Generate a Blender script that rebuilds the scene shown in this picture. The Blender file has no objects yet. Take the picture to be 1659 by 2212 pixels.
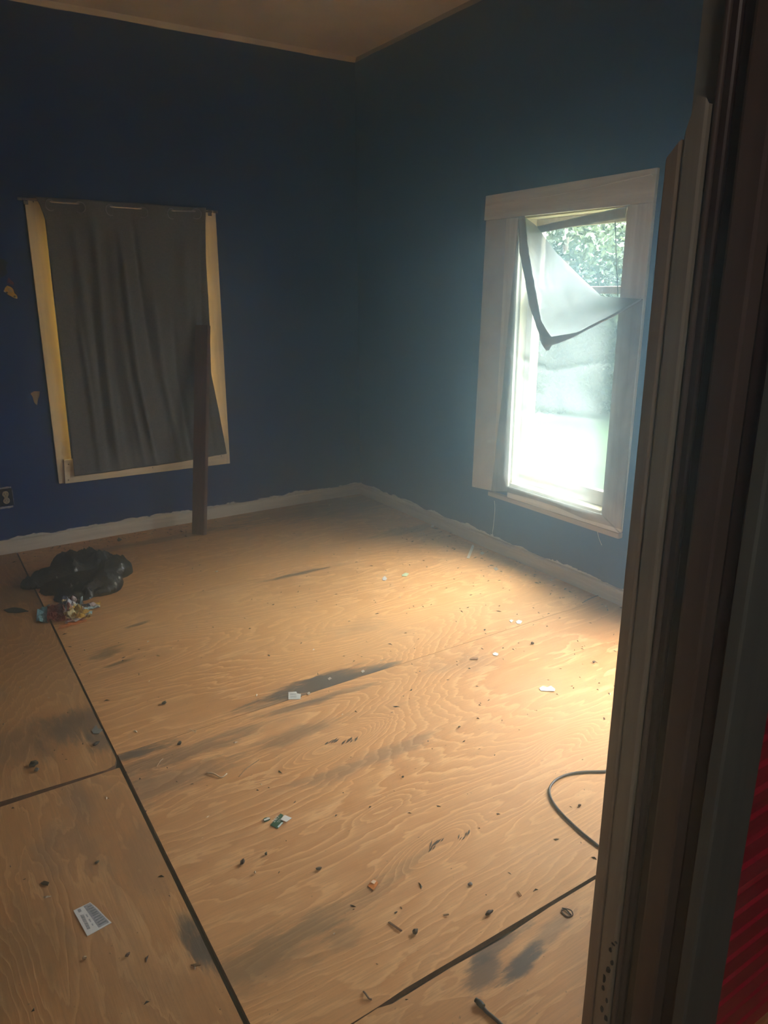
import bpy, bmesh, math, random
import numpy as np
from mathutils import Vector, Matrix, noise as mnoise

random.seed(7)
rng = np.random.default_rng(7)
C = bpy.context.scene.collection

# ------------------------------------------------------------------ camera
YAW, PITCH, ROLL, FOC = 0.5707374586, -0.2935758619, -0.0040974600, 1589.93
CAM = Vector((-2.8369457, -4.7558749, 1.518))
fwd = Vector((math.sin(YAW)*math.cos(PITCH), math.cos(YAW)*math.cos(PITCH), math.sin(PITCH)))
r0 = Vector((math.cos(YAW), -math.sin(YAW), 0)); u0 = r0.cross(fwd)
rgt = r0*math.cos(ROLL) + u0*math.sin(ROLL)
upv = -r0*math.sin(ROLL) + u0*math.cos(ROLL)
cam_data = bpy.data.cameras.new('camera')
cam_data.sensor_fit = 'VERTICAL'; cam_data.sensor_height = 36.0
cam_data.lens = FOC*36.0/2212.0; cam_data.clip_start = 0.02; cam_data.clip_end = 200
cam = bpy.data.objects.new('camera', cam_data); C.objects.link(cam)
M = Matrix((rgt, upv, -fwd)).transposed().to_4x4(); M.translation = CAM
cam.matrix_world = M
bpy.context.scene.camera = cam

# ------------------------------------------------------------------ view, sky, lights
sc = bpy.context.scene
sc.view_settings.view_transform = 'Standard'; sc.view_settings.look = 'None'
sc.view_settings.gamma = 1.0; sc.view_settings.use_curve_mapping = False
sc.view_settings.exposure = 0.62
sc.cycles.use_denoising = True
sc.cycles.max_bounces = 10; sc.cycles.diffuse_bounces = 5; sc.cycles.transparent_max_bounces = 12
sc.cycles.transmission_bounces = 6; sc.cycles.volume_bounces = 1
sc.cycles.sample_clamp_indirect = 6.0
sc.cycles.caustics_reflective = False; sc.cycles.caustics_refractive = False

SKY = 26.0
HAZE_DENSITY = 0.14
HAZE_G = 0.87
world = bpy.data.worlds.new('overcast_sky'); sc.world = world; world.use_nodes = True
wn = world.node_tree; wn.nodes.clear()
wo = wn.nodes.new('ShaderNodeOutputWorld'); wb_ = wn.nodes.new('ShaderNodeBackground')
wt = wn.nodes.new('ShaderNodeTexCoord'); wsx = wn.nodes.new('ShaderNodeSeparateXYZ')
wr = wn.nodes.new('ShaderNodeMapRange')      # overcast sky: zenith brighter than the horizon
wr.inputs[1].default_value = 0; wr.inputs[2].default_value = 1; wr.inputs[3].default_value = 0.4; wr.inputs[4].default_value = 1.15
wm = wn.nodes.new('ShaderNodeMath'); wm.operation = 'MULTIPLY'; wm.inputs[1].default_value = SKY
wn.links.new(wt.outputs['Generated'], wsx.inputs[0]); wn.links.new(wsx.outputs[2], wr.inputs[0])
wn.links.new(wr.outputs[0], wm.inputs[0]); wn.links.new(wm.outputs[0], wb_.inputs[1])
wb_.inputs[0].default_value = (0.74, 0.88, 1.0, 1)
wn.links.new(wb_.outputs[0], wo.inputs[0])

def portal(name, loc, rot, sx, sy):
    l = bpy.data.lights.new(name, 'AREA'); l.shape = 'RECTANGLE'; l.size = sx; l.size_y = sy
    l.cycles.is_portal = True
    o = bpy.data.objects.new(name, l); o.location = loc; o.rotation_euler = rot; C.objects.link(o)
portal('window_portal', (0.17, -2.035, 1.165), (0, math.pi/2, 0), 1.46, 0.72)
portal('added_window_portal', (0.17, -3.32, 1.165), (0, math.pi/2, 0), 1.46, 0.82)
portal('curtained_window_portal', (-1.575, 0.17, 1.22), (-math.pi/2, 0, 0), 0.9, 1.42)
sl = bpy.data.lights.new('cloud_glare', 'SUN'); sl.energy = 48.0; sl.angle = math.radians(56); sl.color = (0.84, 0.93, 1.0)
so = bpy.data.objects.new('cloud_glare', sl); C.objects.link(so)      # sun behind thin cloud, high to the right of the house
so.rotation_euler = Vector((0.60, -0.22, 0.92)).to_track_quat('Z', 'Y').to_euler(); so.location = (5, -1, 6)
hl = bpy.data.lights.new('hall_fill_light', 'AREA'); hl.shape = 'DISK'; hl.size = 0.5; hl.energy = 13.0  # added fill light in the unseen hall, brightens jamb and near floor
hl.color = (1.0, 0.93, 0.86)
ho = bpy.data.objects.new('hall_fill_light', hl); ho.location = (-2.9, -5.6, 2.75); C.objects.link(ho)

# ------------------------------------------------------------------ measuring helpers: a sight line cut with a real plane
def sight(px, py):
    return fwd + rgt*((px-829.5)/FOC) - upv*((py-1106.0)/FOC)
def hit(px, py, axis, v):
    d = sight(px, py); return CAM + d*((v-CAM[axis])/d[axis])
def fl(px, py, z=0.0): return hit(px, py, 2, z)
def wa(px, py, o=0.0): return hit(px, py, 1, -o)       # back wall plane, o metres into the room
def wbp(px, py, o=0.0): return hit(px, py, 0, -o)      # right wall plane
def mpp(px, py): return (fl(px+4, py)-fl(px-4, py)).length/8

# ------------------------------------------------------------------ object helpers
def link(name, me, mat=None, parent=None):
    o = bpy.data.objects.new(name, me); C.objects.link(o)
    if mat is not None and len(me.materials) == 0:
        me.materials.append(mat)
    if parent is not None:
        o.parent = parent
        o.matrix_parent_inverse = Matrix.Translation(-parent.location)
    return o
def build(name, bm, mat, parent=None, smooth=False):
    me = bpy.data.meshes.new(name); bmesh.ops.recalc_face_normals(bm, faces=bm.faces[:])
    bm.to_mesh(me); bm.free()
    if smooth:
        for p in me.polygons: p.use_smooth = True
    return link(name, me, mat, parent)
def from_data(name, v, f, mat, parent=None, smooth=False):
    me = bpy.data.meshes.new(name); me.from_pydata([tuple(a) for a in v], [], f); me.update()
    if smooth:
        for p in me.polygons: p.use_smooth = True
    return link(name, me, mat, parent)
def empty(name, loc):
    o = bpy.data.objects.new(name, None); o.empty_display_size = 0.05; o.location = loc; C.objects.link(o); return o
def tag(o, label, cat, group=None):
    o['label'] = label; o['category'] = cat
    if group: o['group'] = group
    return o
def structure(o): o['kind'] = 'structure'; return o
def stuff(o): o['kind'] = 'stuff'; return o
def add_box(bm, a, b, bevel=0.0):
    a, b = [min(p, q) for p, q in zip(a, b)], [max(p, q) for p, q in zip(a, b)]
    r = bmesh.ops.create_cube(bm, size=1.0)['verts']
    for v in r:
        v.co = Vector([a[i] + (v.co[i]+0.5)*(b[i]-a[i]) for i in range(3)])
    if bevel > 0:
        es = list({e for v in r for e in v.link_edges})
        bmesh.ops.bevel(bm, geom=es, offset=bevel, segments=2, affect='EDGES', profile=0.6)
def box(name, a, b, mat, parent=None, bevel=0.0):
    bm = bmesh.new(); add_box(bm, a, b, bevel); return build(name, bm, mat, parent)
def prism(name, pts, off, mat, parent=None, bevel=0.0):
    """polygon pts (3D) extruded by the vector off"""
    bm = bmesh.new()
    f = bm.faces.new([bm.verts.new(p) for p in pts])
    r = bmesh.ops.extrude_face_region(bm, geom=[f])
    vs = [g for g in r['geom'] if isinstance(g, bmesh.types.BMVert)]
    bmesh.ops.translate(bm, vec=Vector(off), verts=vs)
    if bevel > 0:
        bmesh.ops.bevel(bm, geom=bm.edges[:], offset=bevel, segments=2, affect='EDGES')
    bmesh.ops.triangulate(bm, faces=[f for f in bm.faces if len(f.verts) > 4])
    return build(name, bm, mat, parent)
def smooth_path(pts, n=8):
    P = [Vector(p) for p in pts]; out = []
    for i in range(len(P)-1):
        p0 = P[max(i-1, 0)]; p1 = P[i]; p2 = P[i+1]; p3 = P[min(i+2, len(P)-1)]
        for k in range(n):
            t = k/n
            out.append(0.5*((2*p1)+(p2-p0)*t+(2*p0-5*p1+4*p2-p3)*t*t+(3*p1-p0-3*p2+p3)*t**3))
    out.append(P[-1]); return out
def tube_bm(bm, pts, r, seg=8, closed=False):
    n = len(pts); rings = []
    for i, p in enumerate(pts):
        a = pts[(i-1) % n] if closed else pts[max(i-1, 0)]
        b = pts[(i+1) % n] if closed else pts[min(i+1, n-1)]
        t = (b-a).normalized()
        s = t.cross(Vector((0, 0, 1)))
        if s.length < 0.05: s = t.cross(Vector((1, 0, 0)))
        s.normalize(); w = s.cross(t)
        rr = r[i] if isinstance(r, (list, tuple)) else r
        rings.append([bm.verts.new(p + s*(rr*math.cos(2*math.pi*k/seg)) + w*(rr*math.sin(2*math.pi*k/seg))) for k in range(seg)])
    m = n if closed else n-1
    for i in range(m):
        for k in range(seg):
            a, b = rings[i], rings[(i+1) % n]
            bm.faces.new((a[k], a[(k+1) % seg], b[(k+1) % seg], b[k]))
    if not closed:
        bm.faces.new(rings[0]); bm.faces.new(rings[-1])
def tube(name, pts, r, mat, parent=None, seg=8, closed=False):
    bm = bmesh.new(); tube_bm(bm, [Vector(p) for p in pts], r, seg, closed)
    return build(name, bm, mat, parent, smooth=True)
def grid(name, fn, nu, nv, mat, parent=None, thick=0.0, smooth=True):
    v = [fn(i/nu, j/nv) for j in range(nv+1) for i in range(nu+1)]
    f = [(j*(nu+1)+i, j*(nu+1)+i+1, (j+1)*(nu+1)+i+1, (j+1)*(nu+1)+i) for j in range(nv) for i in range(nu)]
    o = from_data(name, v, f, mat, parent, smooth)
    if thick > 0:
        md = o.modifiers.new('thickness', 'SOLIDIFY'); md.thickness = thick; md.offset = 0
    return o
def polyline(pts):
    P = [Vector(p) for p in pts]; L = [0]
    for a, b in zip(P, P[1:]): L.append(L[-1]+(b-a).length)
    def f(t):
        s = t*L[-1]
        for i in range(len(P)-1):
            if s <= L[i+1] or i == len(P)-2:
                k = (s-L[i])/max(L[i+1]-L[i], 1e-9); return P[i].lerp(P[i+1], min(max(k, 0), 1))
    return f
def nz(x, y=0.0, z=0.0): return mnoise.noise(Vector((x, y, z)))

# ------------------------------------------------------------------ material helpers
class NT:
    def __init__(s, name):
        s.m = bpy.data.materials.new(name); s.m.use_nodes = True
        s.t = s.m.node_tree; s.t.nodes.clear()
        s.out = s.n('ShaderNodeOutputMaterial'); s.p = s.n('ShaderNodeBsdfPrincipled')
        s.l(s.p.outputs[0], s.out.inputs[0]); s._pos = None
    def n(s, k): return s.t.nodes.new(k)
    def l(s, a, b): s.t.links.new(a, b)
    def pos(s):
        if s._pos is None: s._pos = s.n('ShaderNodeNewGeometry').outputs['Position']
        return s._pos
    def setv(s, inp, v):
        if isinstance(v, bpy.types.NodeSocket): s.l(v, inp)
        else: inp.default_value = v
    def math(s, op, a, b=0.0, c=0.0):
        m = s.n('ShaderNodeMath'); m.operation = op
        for i, v in enumerate((a, b, c)): s.setv(m.inputs[i], v)
        return m.outputs[0]
    def mapping(s, vec, scale=(1, 1, 1), loc=(0, 0, 0), rot=(0, 0, 0), kind='POINT'):
        m = s.n('ShaderNodeMapping'); m.vector_type = kind
        m.inputs['Location'].default_value = loc; m.inputs['Rotation'].default_value = rot; m.inputs['Scale'].default_value = scale
        s.l(vec, m.inputs['Vector']); return m.outputs[0]
    def noise(s, vec, scale=1.0, detail=2.0, rough=0.5, dist=0.0):
        m = s.n('ShaderNodeTexNoise'); s.l(vec, m.inputs['Vector'])
        m.inputs['Scale'].default_value = scale; m.inputs['Detail'].default_value = detail
        m.inputs['Roughness'].default_value = rough; m.inputs['Distortion'].default_value = dist
        return m.outputs['Fac']
    def ramp(s, fac, stops, interp='LINEAR'):
        m = s.n('ShaderNodeValToRGB'); m.color_ramp.interpolation = interp; s.l(fac, m.inputs[0])
        e = m.color_ramp.elements
        while len(e) > 1: e.remove(e[-1])
        for i, (p, c) in enumerate(stops):
            x = e[0] if i == 0 else e.new(p)
            x.position = p; x.color = (c, c, c, 1) if isinstance(c, (int, float)) else (*c[:3], 1)
        return m.outputs[0]
    def mix(s, fac, a, b, kind='MIX'):
        m = s.n('ShaderNodeMix'); m.data_type = 'RGBA'; m.blend_type = kind
        s.setv(m.inputs[0], fac)
        for k, v in ((6, a), (7, b)):
            s.setv(m.inputs[k], v if isinstance(v, bpy.types.NodeSocket) else (*v[:3], 1))
        return m.outputs[2]
    def smooth(s, v, lo, hi, a=0.0, b=1.0):
        m = s.n('ShaderNodeMapRange'); m.interpolation_type = 'SMOOTHSTEP'
        s.setv(m.inputs[0], v)
        for i, x in enumerate((lo, hi, a, b)): m.inputs[i+1].default_value = x
        return m.outputs[0]
    def bump(s, h, strength=0.3, dist=0.01):
        m = s.n('ShaderNodeBump'); m.inputs['Strength'].default_value = strength; m.inputs['Distance'].default_value = dist
        s.l(h, m.inputs['Height']); s.l(m.outputs[0], s.p.inputs['Normal'])
    def color(s, c): s.setv(s.p.inputs['Base Color'], c if isinstance(c, bpy.types.NodeSocket) else (*c[:3], 1))
    def rough(s, v): s.setv(s.p.inputs['Roughness'], v)
def simple(name, col, rough=0.6, var=0.25, scale=30, metal=0.0, bump=0.0, spec=0.4):
    t = NT(name); f = t.noise(t.pos(), scale, 4, 0.6)
    lo = tuple(c*(1-var) for c in col); hi = tuple(min(1, c*(1+var)) for c in col)
    t.color(t.ramp(f, [(0.3, lo), (0.7, hi)])); t.rough(rough)
    t.p.inputs['Metallic'].default_value = metal; t.p.inputs['Specular IOR Level'].default_value = spec
    if bump: t.bump(f, bump, 0.004)
    return t.m

def plywood(name, along, seed, dirt=0.5, stains=(), tone=1.0, knots=()):
    """rotary-cut pine sheet: contour lines of a field stretched along the grain"""
    t = NT(name)
    rz = 0 if along == 'x' else math.pi/2
    base = t.mapping(t.pos(), rot=(0, 0, rz), loc=(seed*3.7, seed*1.9, 0))
    warp = t.n('ShaderNodeTexNoise'); t.l(t.mapping(base, (0.9, 2.2, 1)), warp.inputs['Vector'])
    warp.inputs['Scale'].default_value = 1.0; warp.inputs['Detail'].default_value = 1.0
    a = t.noise(t.mapping(base, (0.42, 2.3, 1)), 1.0, 1.5, 0.45, 0.35)
    a2 = t.noise(t.mapping(base, (2.4, 9.0, 1)), 1.0, 3.5, 0.62, 0.5)
    fib = t.noise(t.mapping(base, (7, 190, 1)), 1.0, 2.0, 0.6)
    dens = t.smooth(t.noise(t.mapping(base, (0.35, 0.8, 1)), 1.0, 0.0), 0.35, 0.62, 13.0, 34.0)
    v = t.math('ADD', t.math('MULTIPLY', a, dens), t.math('MULTIPLY', a2, 4.6))
    v = t.math('ADD', v, t.math('MULTIPLY', fib, 0.35))
    for (kx, ky, rx, ry, amp) in knots:      # grain flowing round a knot
        mp = t.mapping(t.pos(), (rx, ry, 1), (kx, ky, 0), (0, 0, 0.15), 'TEXTURE')
        sep = t.n('ShaderNodeSeparateXYZ'); t.l(mp, sep.inputs[0])
        d2 = t.math('ADD', t.math('MULTIPLY', sep.outputs[0], sep.outputs[0]), t.math('MULTIPLY', sep.outputs[1], sep.outputs[1]))
        v = t.math('ADD', v, t.math('DIVIDE', amp, t.math('ADD', 1.0, t.math('MULTIPLY', d2, d2))))
    fr = t.math('FRACT', v)
    band = t.ramp(fr, [(0.0, 0.0), (0.10, 0.05), (0.26, 0.62), (0.70, 0.85), (0.92, 1.0), (1.0, 0.0)])
    light = (0.70*tone, 0.385*tone, 0.165*tone); dark = (0.46*tone, 0.195*tone, 0.062*tone)
    strength = t.smooth(t.noise(base, 1.1, 2), 0.3, 0.65, 0.65, 1.0)
    col = t.mix(t.math('MULTIPLY', band, strength), light, dark)
    col = t.mix(t.smooth(fib, 0.35, 0.75, 0.0, 0.38), col, (0.34*tone, 0.175*tone, 0.075*tone))
    # wide tone drift and grey dirt
    drift = t.noise(t.mapping(base, (0.8, 1.5, 1)), 1.0, 3)
    col = t.mix(t.smooth(drift, 0.3, 0.7, 0.0, 0.30), col, (0.42*tone, 0.25*tone, 0.13*tone))
    dn = t.noise(t.mapping(base, (1.3, 3.2, 1)), 1.0, 6, 0.62, 0.3)
    col = t.mix(t.smooth(dn, 0.56, 0.74, 0.0, dirt), col, (0.115, 0.092, 0.072))
    sp = t.noise(base, 95, 2, 0.5)
    col = t.mix(t.smooth(sp, 0.70, 0.76, 0.0, 0.5), col, (0.06, 0.04, 0.028))
    for (sx, sy, rx, ry, ang, amt, sc_) in stains:
        mp = t.mapping(t.pos(), (rx, ry, 1), (sx, sy, 0), (0, 0, ang), 'TEXTURE')
        ln = t.n('ShaderNodeVectorMath'); ln.operation = 'LENGTH'
        sep = t.n('ShaderNodeSeparateXYZ'); t.l(mp, sep.inputs[0]); cmb = t.n('ShaderNodeCombineXYZ')
        t.l(sep.outputs[0], cmb.inputs[0]); t.l(sep.outputs[1], cmb.inputs[1]); t.l(cmb.outputs[0], ln.inputs[0])
        nn = t.noise(t.mapping(base, (6, 24, 1)), 1.0, 7, 0.72)
        d = t.math('ADD', ln.outputs['Value'], t.math('MULTIPLY', t.math('SUBTRACT', nn, 0.5), 2.6))
        col = t.mix(t.smooth(d, 0.35, 1.0, min(1.0, amt*1.15), 0.0), col, sc_)
    t.color(col); t.rough(t.smooth(dn, 0.4, 0.7, 0.50, 0.72)); t.p.inputs['Specular IOR Level'].default_value = 0.25
    t.bump(t.math('ADD', t.math('MULTIPLY', fib, 0.6), t.math('MULTIPLY', band, 0.5)), 0.35, 0.0012)
    return t.m

def wall_paint(name, axis_up_white=True, patches=()):
    t = NT(name); pos = t.pos()
    big = t.noise(pos, 0.9, 3); fine = t.noise(pos, 55, 3)
    col = t.mix(t.smooth(big, 0.3, 0.7), (0.006, 0.029, 0.135), (0.009, 0.038, 0.175))
    rag = t.noise(t.mapping(pos, (5, 5, 9)), 1.0, 5, 0.65)
    sep = t.n('ShaderNodeSeparateXYZ'); t.l(pos, sep.inputs[0])
    if axis_up_white:   # white baseboard paint brushed raggedly up on to the blue
        d = t.math('SUBTRACT', sep.outputs[2], t.math('MULTIPLY', t.math('SUBTRACT', rag, 0.47), 0.10))
        col = t.mix(t.smooth(d, 0.083, 0.087, 1.0, 0.0), col, (0.62, 0.60, 0.55))
        # ceiling colour cut in unevenly at the top
        d2 = t.math('ADD', sep.outputs[2], t.math('MULTIPLY', t.math('SUBTRACT', t.noise(t.mapping(pos, (2, 2, 3)), 1.0, 4), 0.5), 0.03))
        col = t.mix(t.smooth(d2, 2.957, 2.960, 0.0, 1.0), col, (0.40, 0.36, 0.30))
    sc1 = t.noise(pos, 14, 5, 0.7)
    col = t.mix(t.smooth(sc1, 0.70, 0.73, 0.0, 0.5), col, (0.09, 0.12, 0.17))
    t.color(col); t.rough(0.52); t.p.inputs['Specular IOR Level'].default_value = 0.35
    t.bump(t.math('ADD', fine, t.math('MULTIPLY', t.noise(pos, 6, 3), 2.0)), 0.12, 0.003)
    return t.m

def painted_wood(name, col, worn=(0.10, 0.06, 0.04), wear=0.7, rough=0.55, grain='z', thresh=0.60):
    t = NT(name); sc_ = {'z': (38, 38, 2.2), 'x': (2.2, 38, 38), 'y': (38, 2.2, 38)}[grain]
    g = t.noise(t.mapping(t.pos(), sc_), 1.0, 4, 0.6); w = t.noise(t.mapping(t.pos(), tuple(s*0.35 for s in sc_)), 1.0, 6, 0.7)
    c = t.mix(t.smooth(g, 0.3, 0.7), tuple(x*0.86 for x in col), tuple(min(1, x*1.08) for x in col))
    c = t.mix(t.smooth(w, thresh, thresh+0.12, 0.0, wear), c, worn)
    t.color(c); t.rough(rough); t.bump(g, 0.2, 0.002); t.p.inputs['Specular IOR Level'].default_value = 0.3
    return t.m

M_wall = wall_paint('navy_wall_paint')
M_plaster = simple('plain_plaster', (0.42, 0.38, 0.31), 0.8, 0.12, 6)
M_ceil = simple('ceiling_paint', (0.80, 0.70, 0.59), 0.85, 0.10, 3, bump=0.1)
M_ceiltrim = simple('ceiling_strip_paint', (0.85, 0.75, 0.60), 0.8, 0.10, 9)
M_base = painted_wood('baseboard_paint', (0.66, 0.62, 0.56), (0.17, 0.12, 0.08), 0.55, 0.5, 'x', 0.62)
M_base_y = painted_wood('baseboard_paint_side', (0.66, 0.61, 0.54), (0.17, 0.12, 0.08), 0.45, 0.5, 'y', 0.62)
M_case_a = painted_wood('cream_casing_paint', (0.80, 0.69, 0.50), (0.22, 0.16, 0.10), 0.35, 0.55, 'z', 0.66)
M_case_ax = painted_wood('cream_casing_paint_flat', (0.80, 0.70, 0.53), (0.22, 0.16, 0.10), 0.35, 0.55, 'x', 0.66)
M_case_b = painted_wood('white_casing_paint', (0.82, 0.82, 0.76), (0.30, 0.24, 0.17), 0.25, 0.5, 'z', 0.68)
M_case_by = painted_wood('white_casing_paint_flat', (0.82, 0.82, 0.76), (0.30, 0.24, 0.17), 0.25, 0.5, 'y', 0.68)
M_patch = simple('filler_patch', (0.62, 0.66, 0.66), 0.7, 0.10, 8)
M_under = simple('dark_underfloor', (0.025, 0.015, 0.010), 0.9, 0.4, 15)
M_plyedge = simple('plywood_edge', (0.16, 0.075, 0.045), 0.8, 0.4, 60)
M_hall = simple('hall_paint', (0.20, 0.19, 0.16), 0.8, 0.1, 4)

# ================================================================== the setting
H = 2.985
# --- floor: dark joists' deck with the plywood sheets laid on it
floor = structure(box('floor', (-4.75, -7.3, -0.06), (0.15, 0.16, -0.018), M_under))
GREY = (0.078, 0.066, 0.058)
def S(px, py, rx, ry, amt, ang=0.0, c=GREY):
    p = fl(px, py); return (p.x, p.y, rx, ry, ang, amt, c)
st_far = [S(700, 1095, 1.05, 0.30, 0.45), S(615, 1246, 0.30, 0.035, 0.75), S(760, 1100, .5, .3, .3), S(880, 1145, .35, .08, .35), S(350, 1165, 0.9, 0.07, 0.5, 0, (0.07, 0.05, 0.035)), S(1290, 1265, .12, .06, .3)]
st_mid = [S(690, 1480, 0.34, 0.075, 0.85, -0.12), S(765, 1455, 0.30, 0.07, 0.75, -0.15), S(590, 1520, 0.20, 0.05, 0.5, -0.1),
          S(650, 1238, 0.26, 0.03, 0.7), S(230, 1410, 0.10, 0.06, 0.55, 0.4, (0.09, 0.065, 0.04)), S(262, 1430, 0.12, 0.02, 0.6, 0.2, (0.09, 0.065, 0.04)), S(300, 1348, 0.08, 0.02, 0.6, 0.2, (0.09, 0.065, 0.04))]
st_near = [S(640, 1527, .22, .03, .5, -.1), S(760, 1490, .25, .025, .4, -.1), S(290, 1628, 0.20, 0.045, 0.75), S(355, 1640, .5, .06, .45), S(330, 1700, .35, .10, .35), S(630, 1590, .30, .05, .45, 0, (0.10, 0.07, 0.05)), S(800, 1640, .4, .05, .35),
           S(660, 2010, .5, .05, .3, .1, (0.12, 0.09, 0.05)), S(560, 2080, .3, .10, .35, 0, (0.14, 0.10, 0.06)), S(740, 2025, .08, .05, .3, 0, (0.08, 0.06, 0.04))]
st_br = [S(1130, 2075, .09, .035, .8, .3), S(1050, 2095, .08, .04, .65, .3), S(1190, 2010, .15, .03, .4, .1), S(1070, 2050, .12, .02, .6, .1)]
st_lf = [S(180, 1560, .22, .16, .55, 0, (0.075, 0.06, 0.05)), S(60, 1600, .30, .18, .35, 0, (0.10, 0.075, 0.055)), S(215, 1600, .05, .10, .6), S(60, 1280, .4, .3, .5, 0, (0.10, 0.07, 0.045))]
st_ln = [S(430, 2040, .035, .13, .8, .15), S(405, 2000, .04, .08, .4, 0, (0.10, 0.075, 0.05)), S(320, 1850, .14, .20, .25, 0, (0.14, 0.10, 0.075)), S(20, 2060, .2, .2, .3, 0, (0.16, 0.10, 0.05))]
def KN(px, py, rx, ry, amp): p = fl(px, py); return (p.x, p.y, rx, ry, amp)
knots_of = {1: [KN(920, 1350, .30, .10, 5.0), KN(1200, 1640, .2, .07, 3.0)], 2: [KN(735, 1601, .20, .050, 7.0), KN(945, 1826, .16, .045, 6.0), KN(1225, 1600, .16, .05, 4.0), KN(830, 1745, .12, .03, 3.0)], 0: [KN(640, 1240, .14, .05, 4.0)]}
sheets = [
    ('x', 1.0, -2.436, 0.0, -1.2195, -0.0, 0.35, st_far, 1.0),
    ('x', 2.3, -2.436, 0.0, -2.4385, -1.2210, 0.30, st_mid, 1.02),
    ('x', 3.1, -2.434, 0.0, -3.690, -2.4400, 0.38, st_near, 0.98),
    ('x', 4.6, -2.434, 0.0, -4.30, -3.722, 0.45, st_br, 0.92),
    ('y', 5.2, -3.66, -2.4445, -2.499, -0.0, 0.60, st_lf, 0.76),
    ('y', 6.4, -3.66, -2.4465, -4.90, -2.514, 0.45, st_ln, 0.78),
    ('y', 7.5, -4.60, -3.664, -2.499, -0.0, 0.50, (), 0.86),
    ('y', 8.1, -4.60, -3.664, -4.90, -2.514, 0.50, (), 0.86),
]
# the ragged gap edges, measured along the joint
gap_top = [(1300, 1884), (1285, 1891), (1230, 1924), (1104, 1999), (975, 2076), (877, 2134), (824, 2170), (757, 2212)]
gap_bot = [(1300, 1893), (1285, 1900), (1186, 1960), (1085, 2028), (974, 2090), (848, 2168), (815, 2178), (760, 2214)]
for k, (gr, seed, x0, x1, y0, y1, dirt, stn, tone) in enumerate(sheets):
    mat = plywood('plywood_%s_%d' % (gr, k), gr, seed, dirt, stn, tone, knots_of.get(k, ()))
    if k == 2:
        low = sorted([fl(*q) for q in gap_top], key=lambda p: p.x)
        pts = [Vector((x0, low[0].y, 0))] + [Vector((p.x, p.y, 0)) for p in low if p.x > x0+0.02] + [Vector((x1, -3.70, 0)), Vector((x1, y1, 0)), Vector((x0, y1, 0))]
    elif k == 3:
        lo = sorted([fl(*q) for q in gap_bot], key=lambda p: p.x)
        pts = [Vector((x0, y0, 0)), Vector((x1, y0, 0)), Vector((x1, -3.715, 0))] + [Vector((p.x, p.y, 0)) for p in reversed(lo) if p.x > x0+0.02] + [Vector((x0, lo[0].y-0.004, 0))]
    elif k == 4:   # corner by the joint a little chewed
        pts = [Vector((x0, -2.490, 0)), Vector((-2.80, -2.487, 0)), Vector((-2.62, -2.497, 0)), Vector((x1-0.04, -2.503, 0)), Vector((x1-0.012, -2.492, 0)), Vector((x1, -2.46, 0)), Vector((x1, y1, 0)), Vector((x0, y1, 0))]
    else:
        pts = [Vector((x0, y0, 0)), Vector((x1, y0, 0)), Vector((x1, y1, 0)), Vector((x0, y1, 0))]
    o = prism('plywood_sheet', pts, (0, 0, -0.018), mat, floor)
    o.data.materials.append(M_plyedge)
    for p in o.data.polygons:
        if abs(p.normal.z) < 0.5: p.material_index = 1
structure(box('ceiling', (-4.75, -4.12, H), (0.15, 0.16, H+0.1), M_ceil))

# --- walls
def wall_with_hole(name, boxes, mat):
    bm = bmesh.new()
    for a, b in boxes: add_box(bm, a, b)
    return structure(build(name, bm, mat))
# back wall (y = 0) with the curtained window opening
AX0, AX1, AZ0, AZ1 = -2.02, -1.13, 0.52, 1.90
wall_back = wall_with_hole('wall_back', [((-4.75, 0, -0.05), (AX0, 0.15, H)), ((AX1, 0, -0.05), (0.15, 0.15, H)),
                 ((AX0, 0, -0.05), (AX1, 0.15, AZ0)), ((AX0, 0, AZ1), (AX1, 0.15, H))], M_wall)
BY0, BY1, BZ0, BZ1 = -2.380, -1.690, 0.440, 1.880
CY0, CY1 = -3.72, -2.92      # unseen window added behind the door jamb to light the foreground floor
wall_right = wall_with_hole('wall_right', [((0, -7.2, -0.05), (0.15, CY0, H)), ((0, CY1, -0.05), (0.15, BY0, H)),
                 ((0, CY0, -0.05), (0.15, CY1, BZ0)), ((0, CY0, BZ1), (0.15, CY1, H)), ((0, BY1, -0.05), (0.15, 0, H)),
                 ((0, BY0, -0.05), (0.15, BY1, BZ0)), ((0, BY0, BZ1), (0.15, BY1, H))], M_wall)
structure(box('wall_left', (-4.75, -7.2, -0.05), (-4.60, 0, H), M_wall))
# wall with the doorway the picture is taken through
DX0, DX1, DY0, DY1 = -2.99, -1.80, -4.165, -3.985
wall_front = wall_with_hole('wall_front', [((-4.60, DY0, 0), (DX0, DY1, H)), ((DX1, DY0, 0), (0, DY1, H)), ((DX0, DY0, 2.12), (DX1, DY1, H))], M_hall)
structure(box('wall_hall', (-4.60, -7.2, 0), (0.0, -7.05, H), M_hall))
structure(box('ceiling_hall', (-4.75, -7.2, H), (0.15, -4.12, H+0.1), M_ceil))
# thin strips of ceiling colour where walls meet the ceiling
bm = bmesh.new()
v = []
n = 60
for i in range(n+1):
    x = -4.6 + 4.6*i/n
    zb = 2.958 + 0.004*nz(x*2.3) + 0.002*nz(x*9, 3)
    v.append([bm.verts.new(q) for q in ((x, 0, zb), (x, -0.006, zb+0.001), (x, -0.020, H), (x, 0, H))])
for i in range(n):
    for k in range(4): bm.faces.new((v[i][k], v[i+1][k], v[i+1][(k+1) % 4], v[i][(k+1) % 4]))
structure(build('trim_1', bm, M_ceiltrim))
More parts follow.
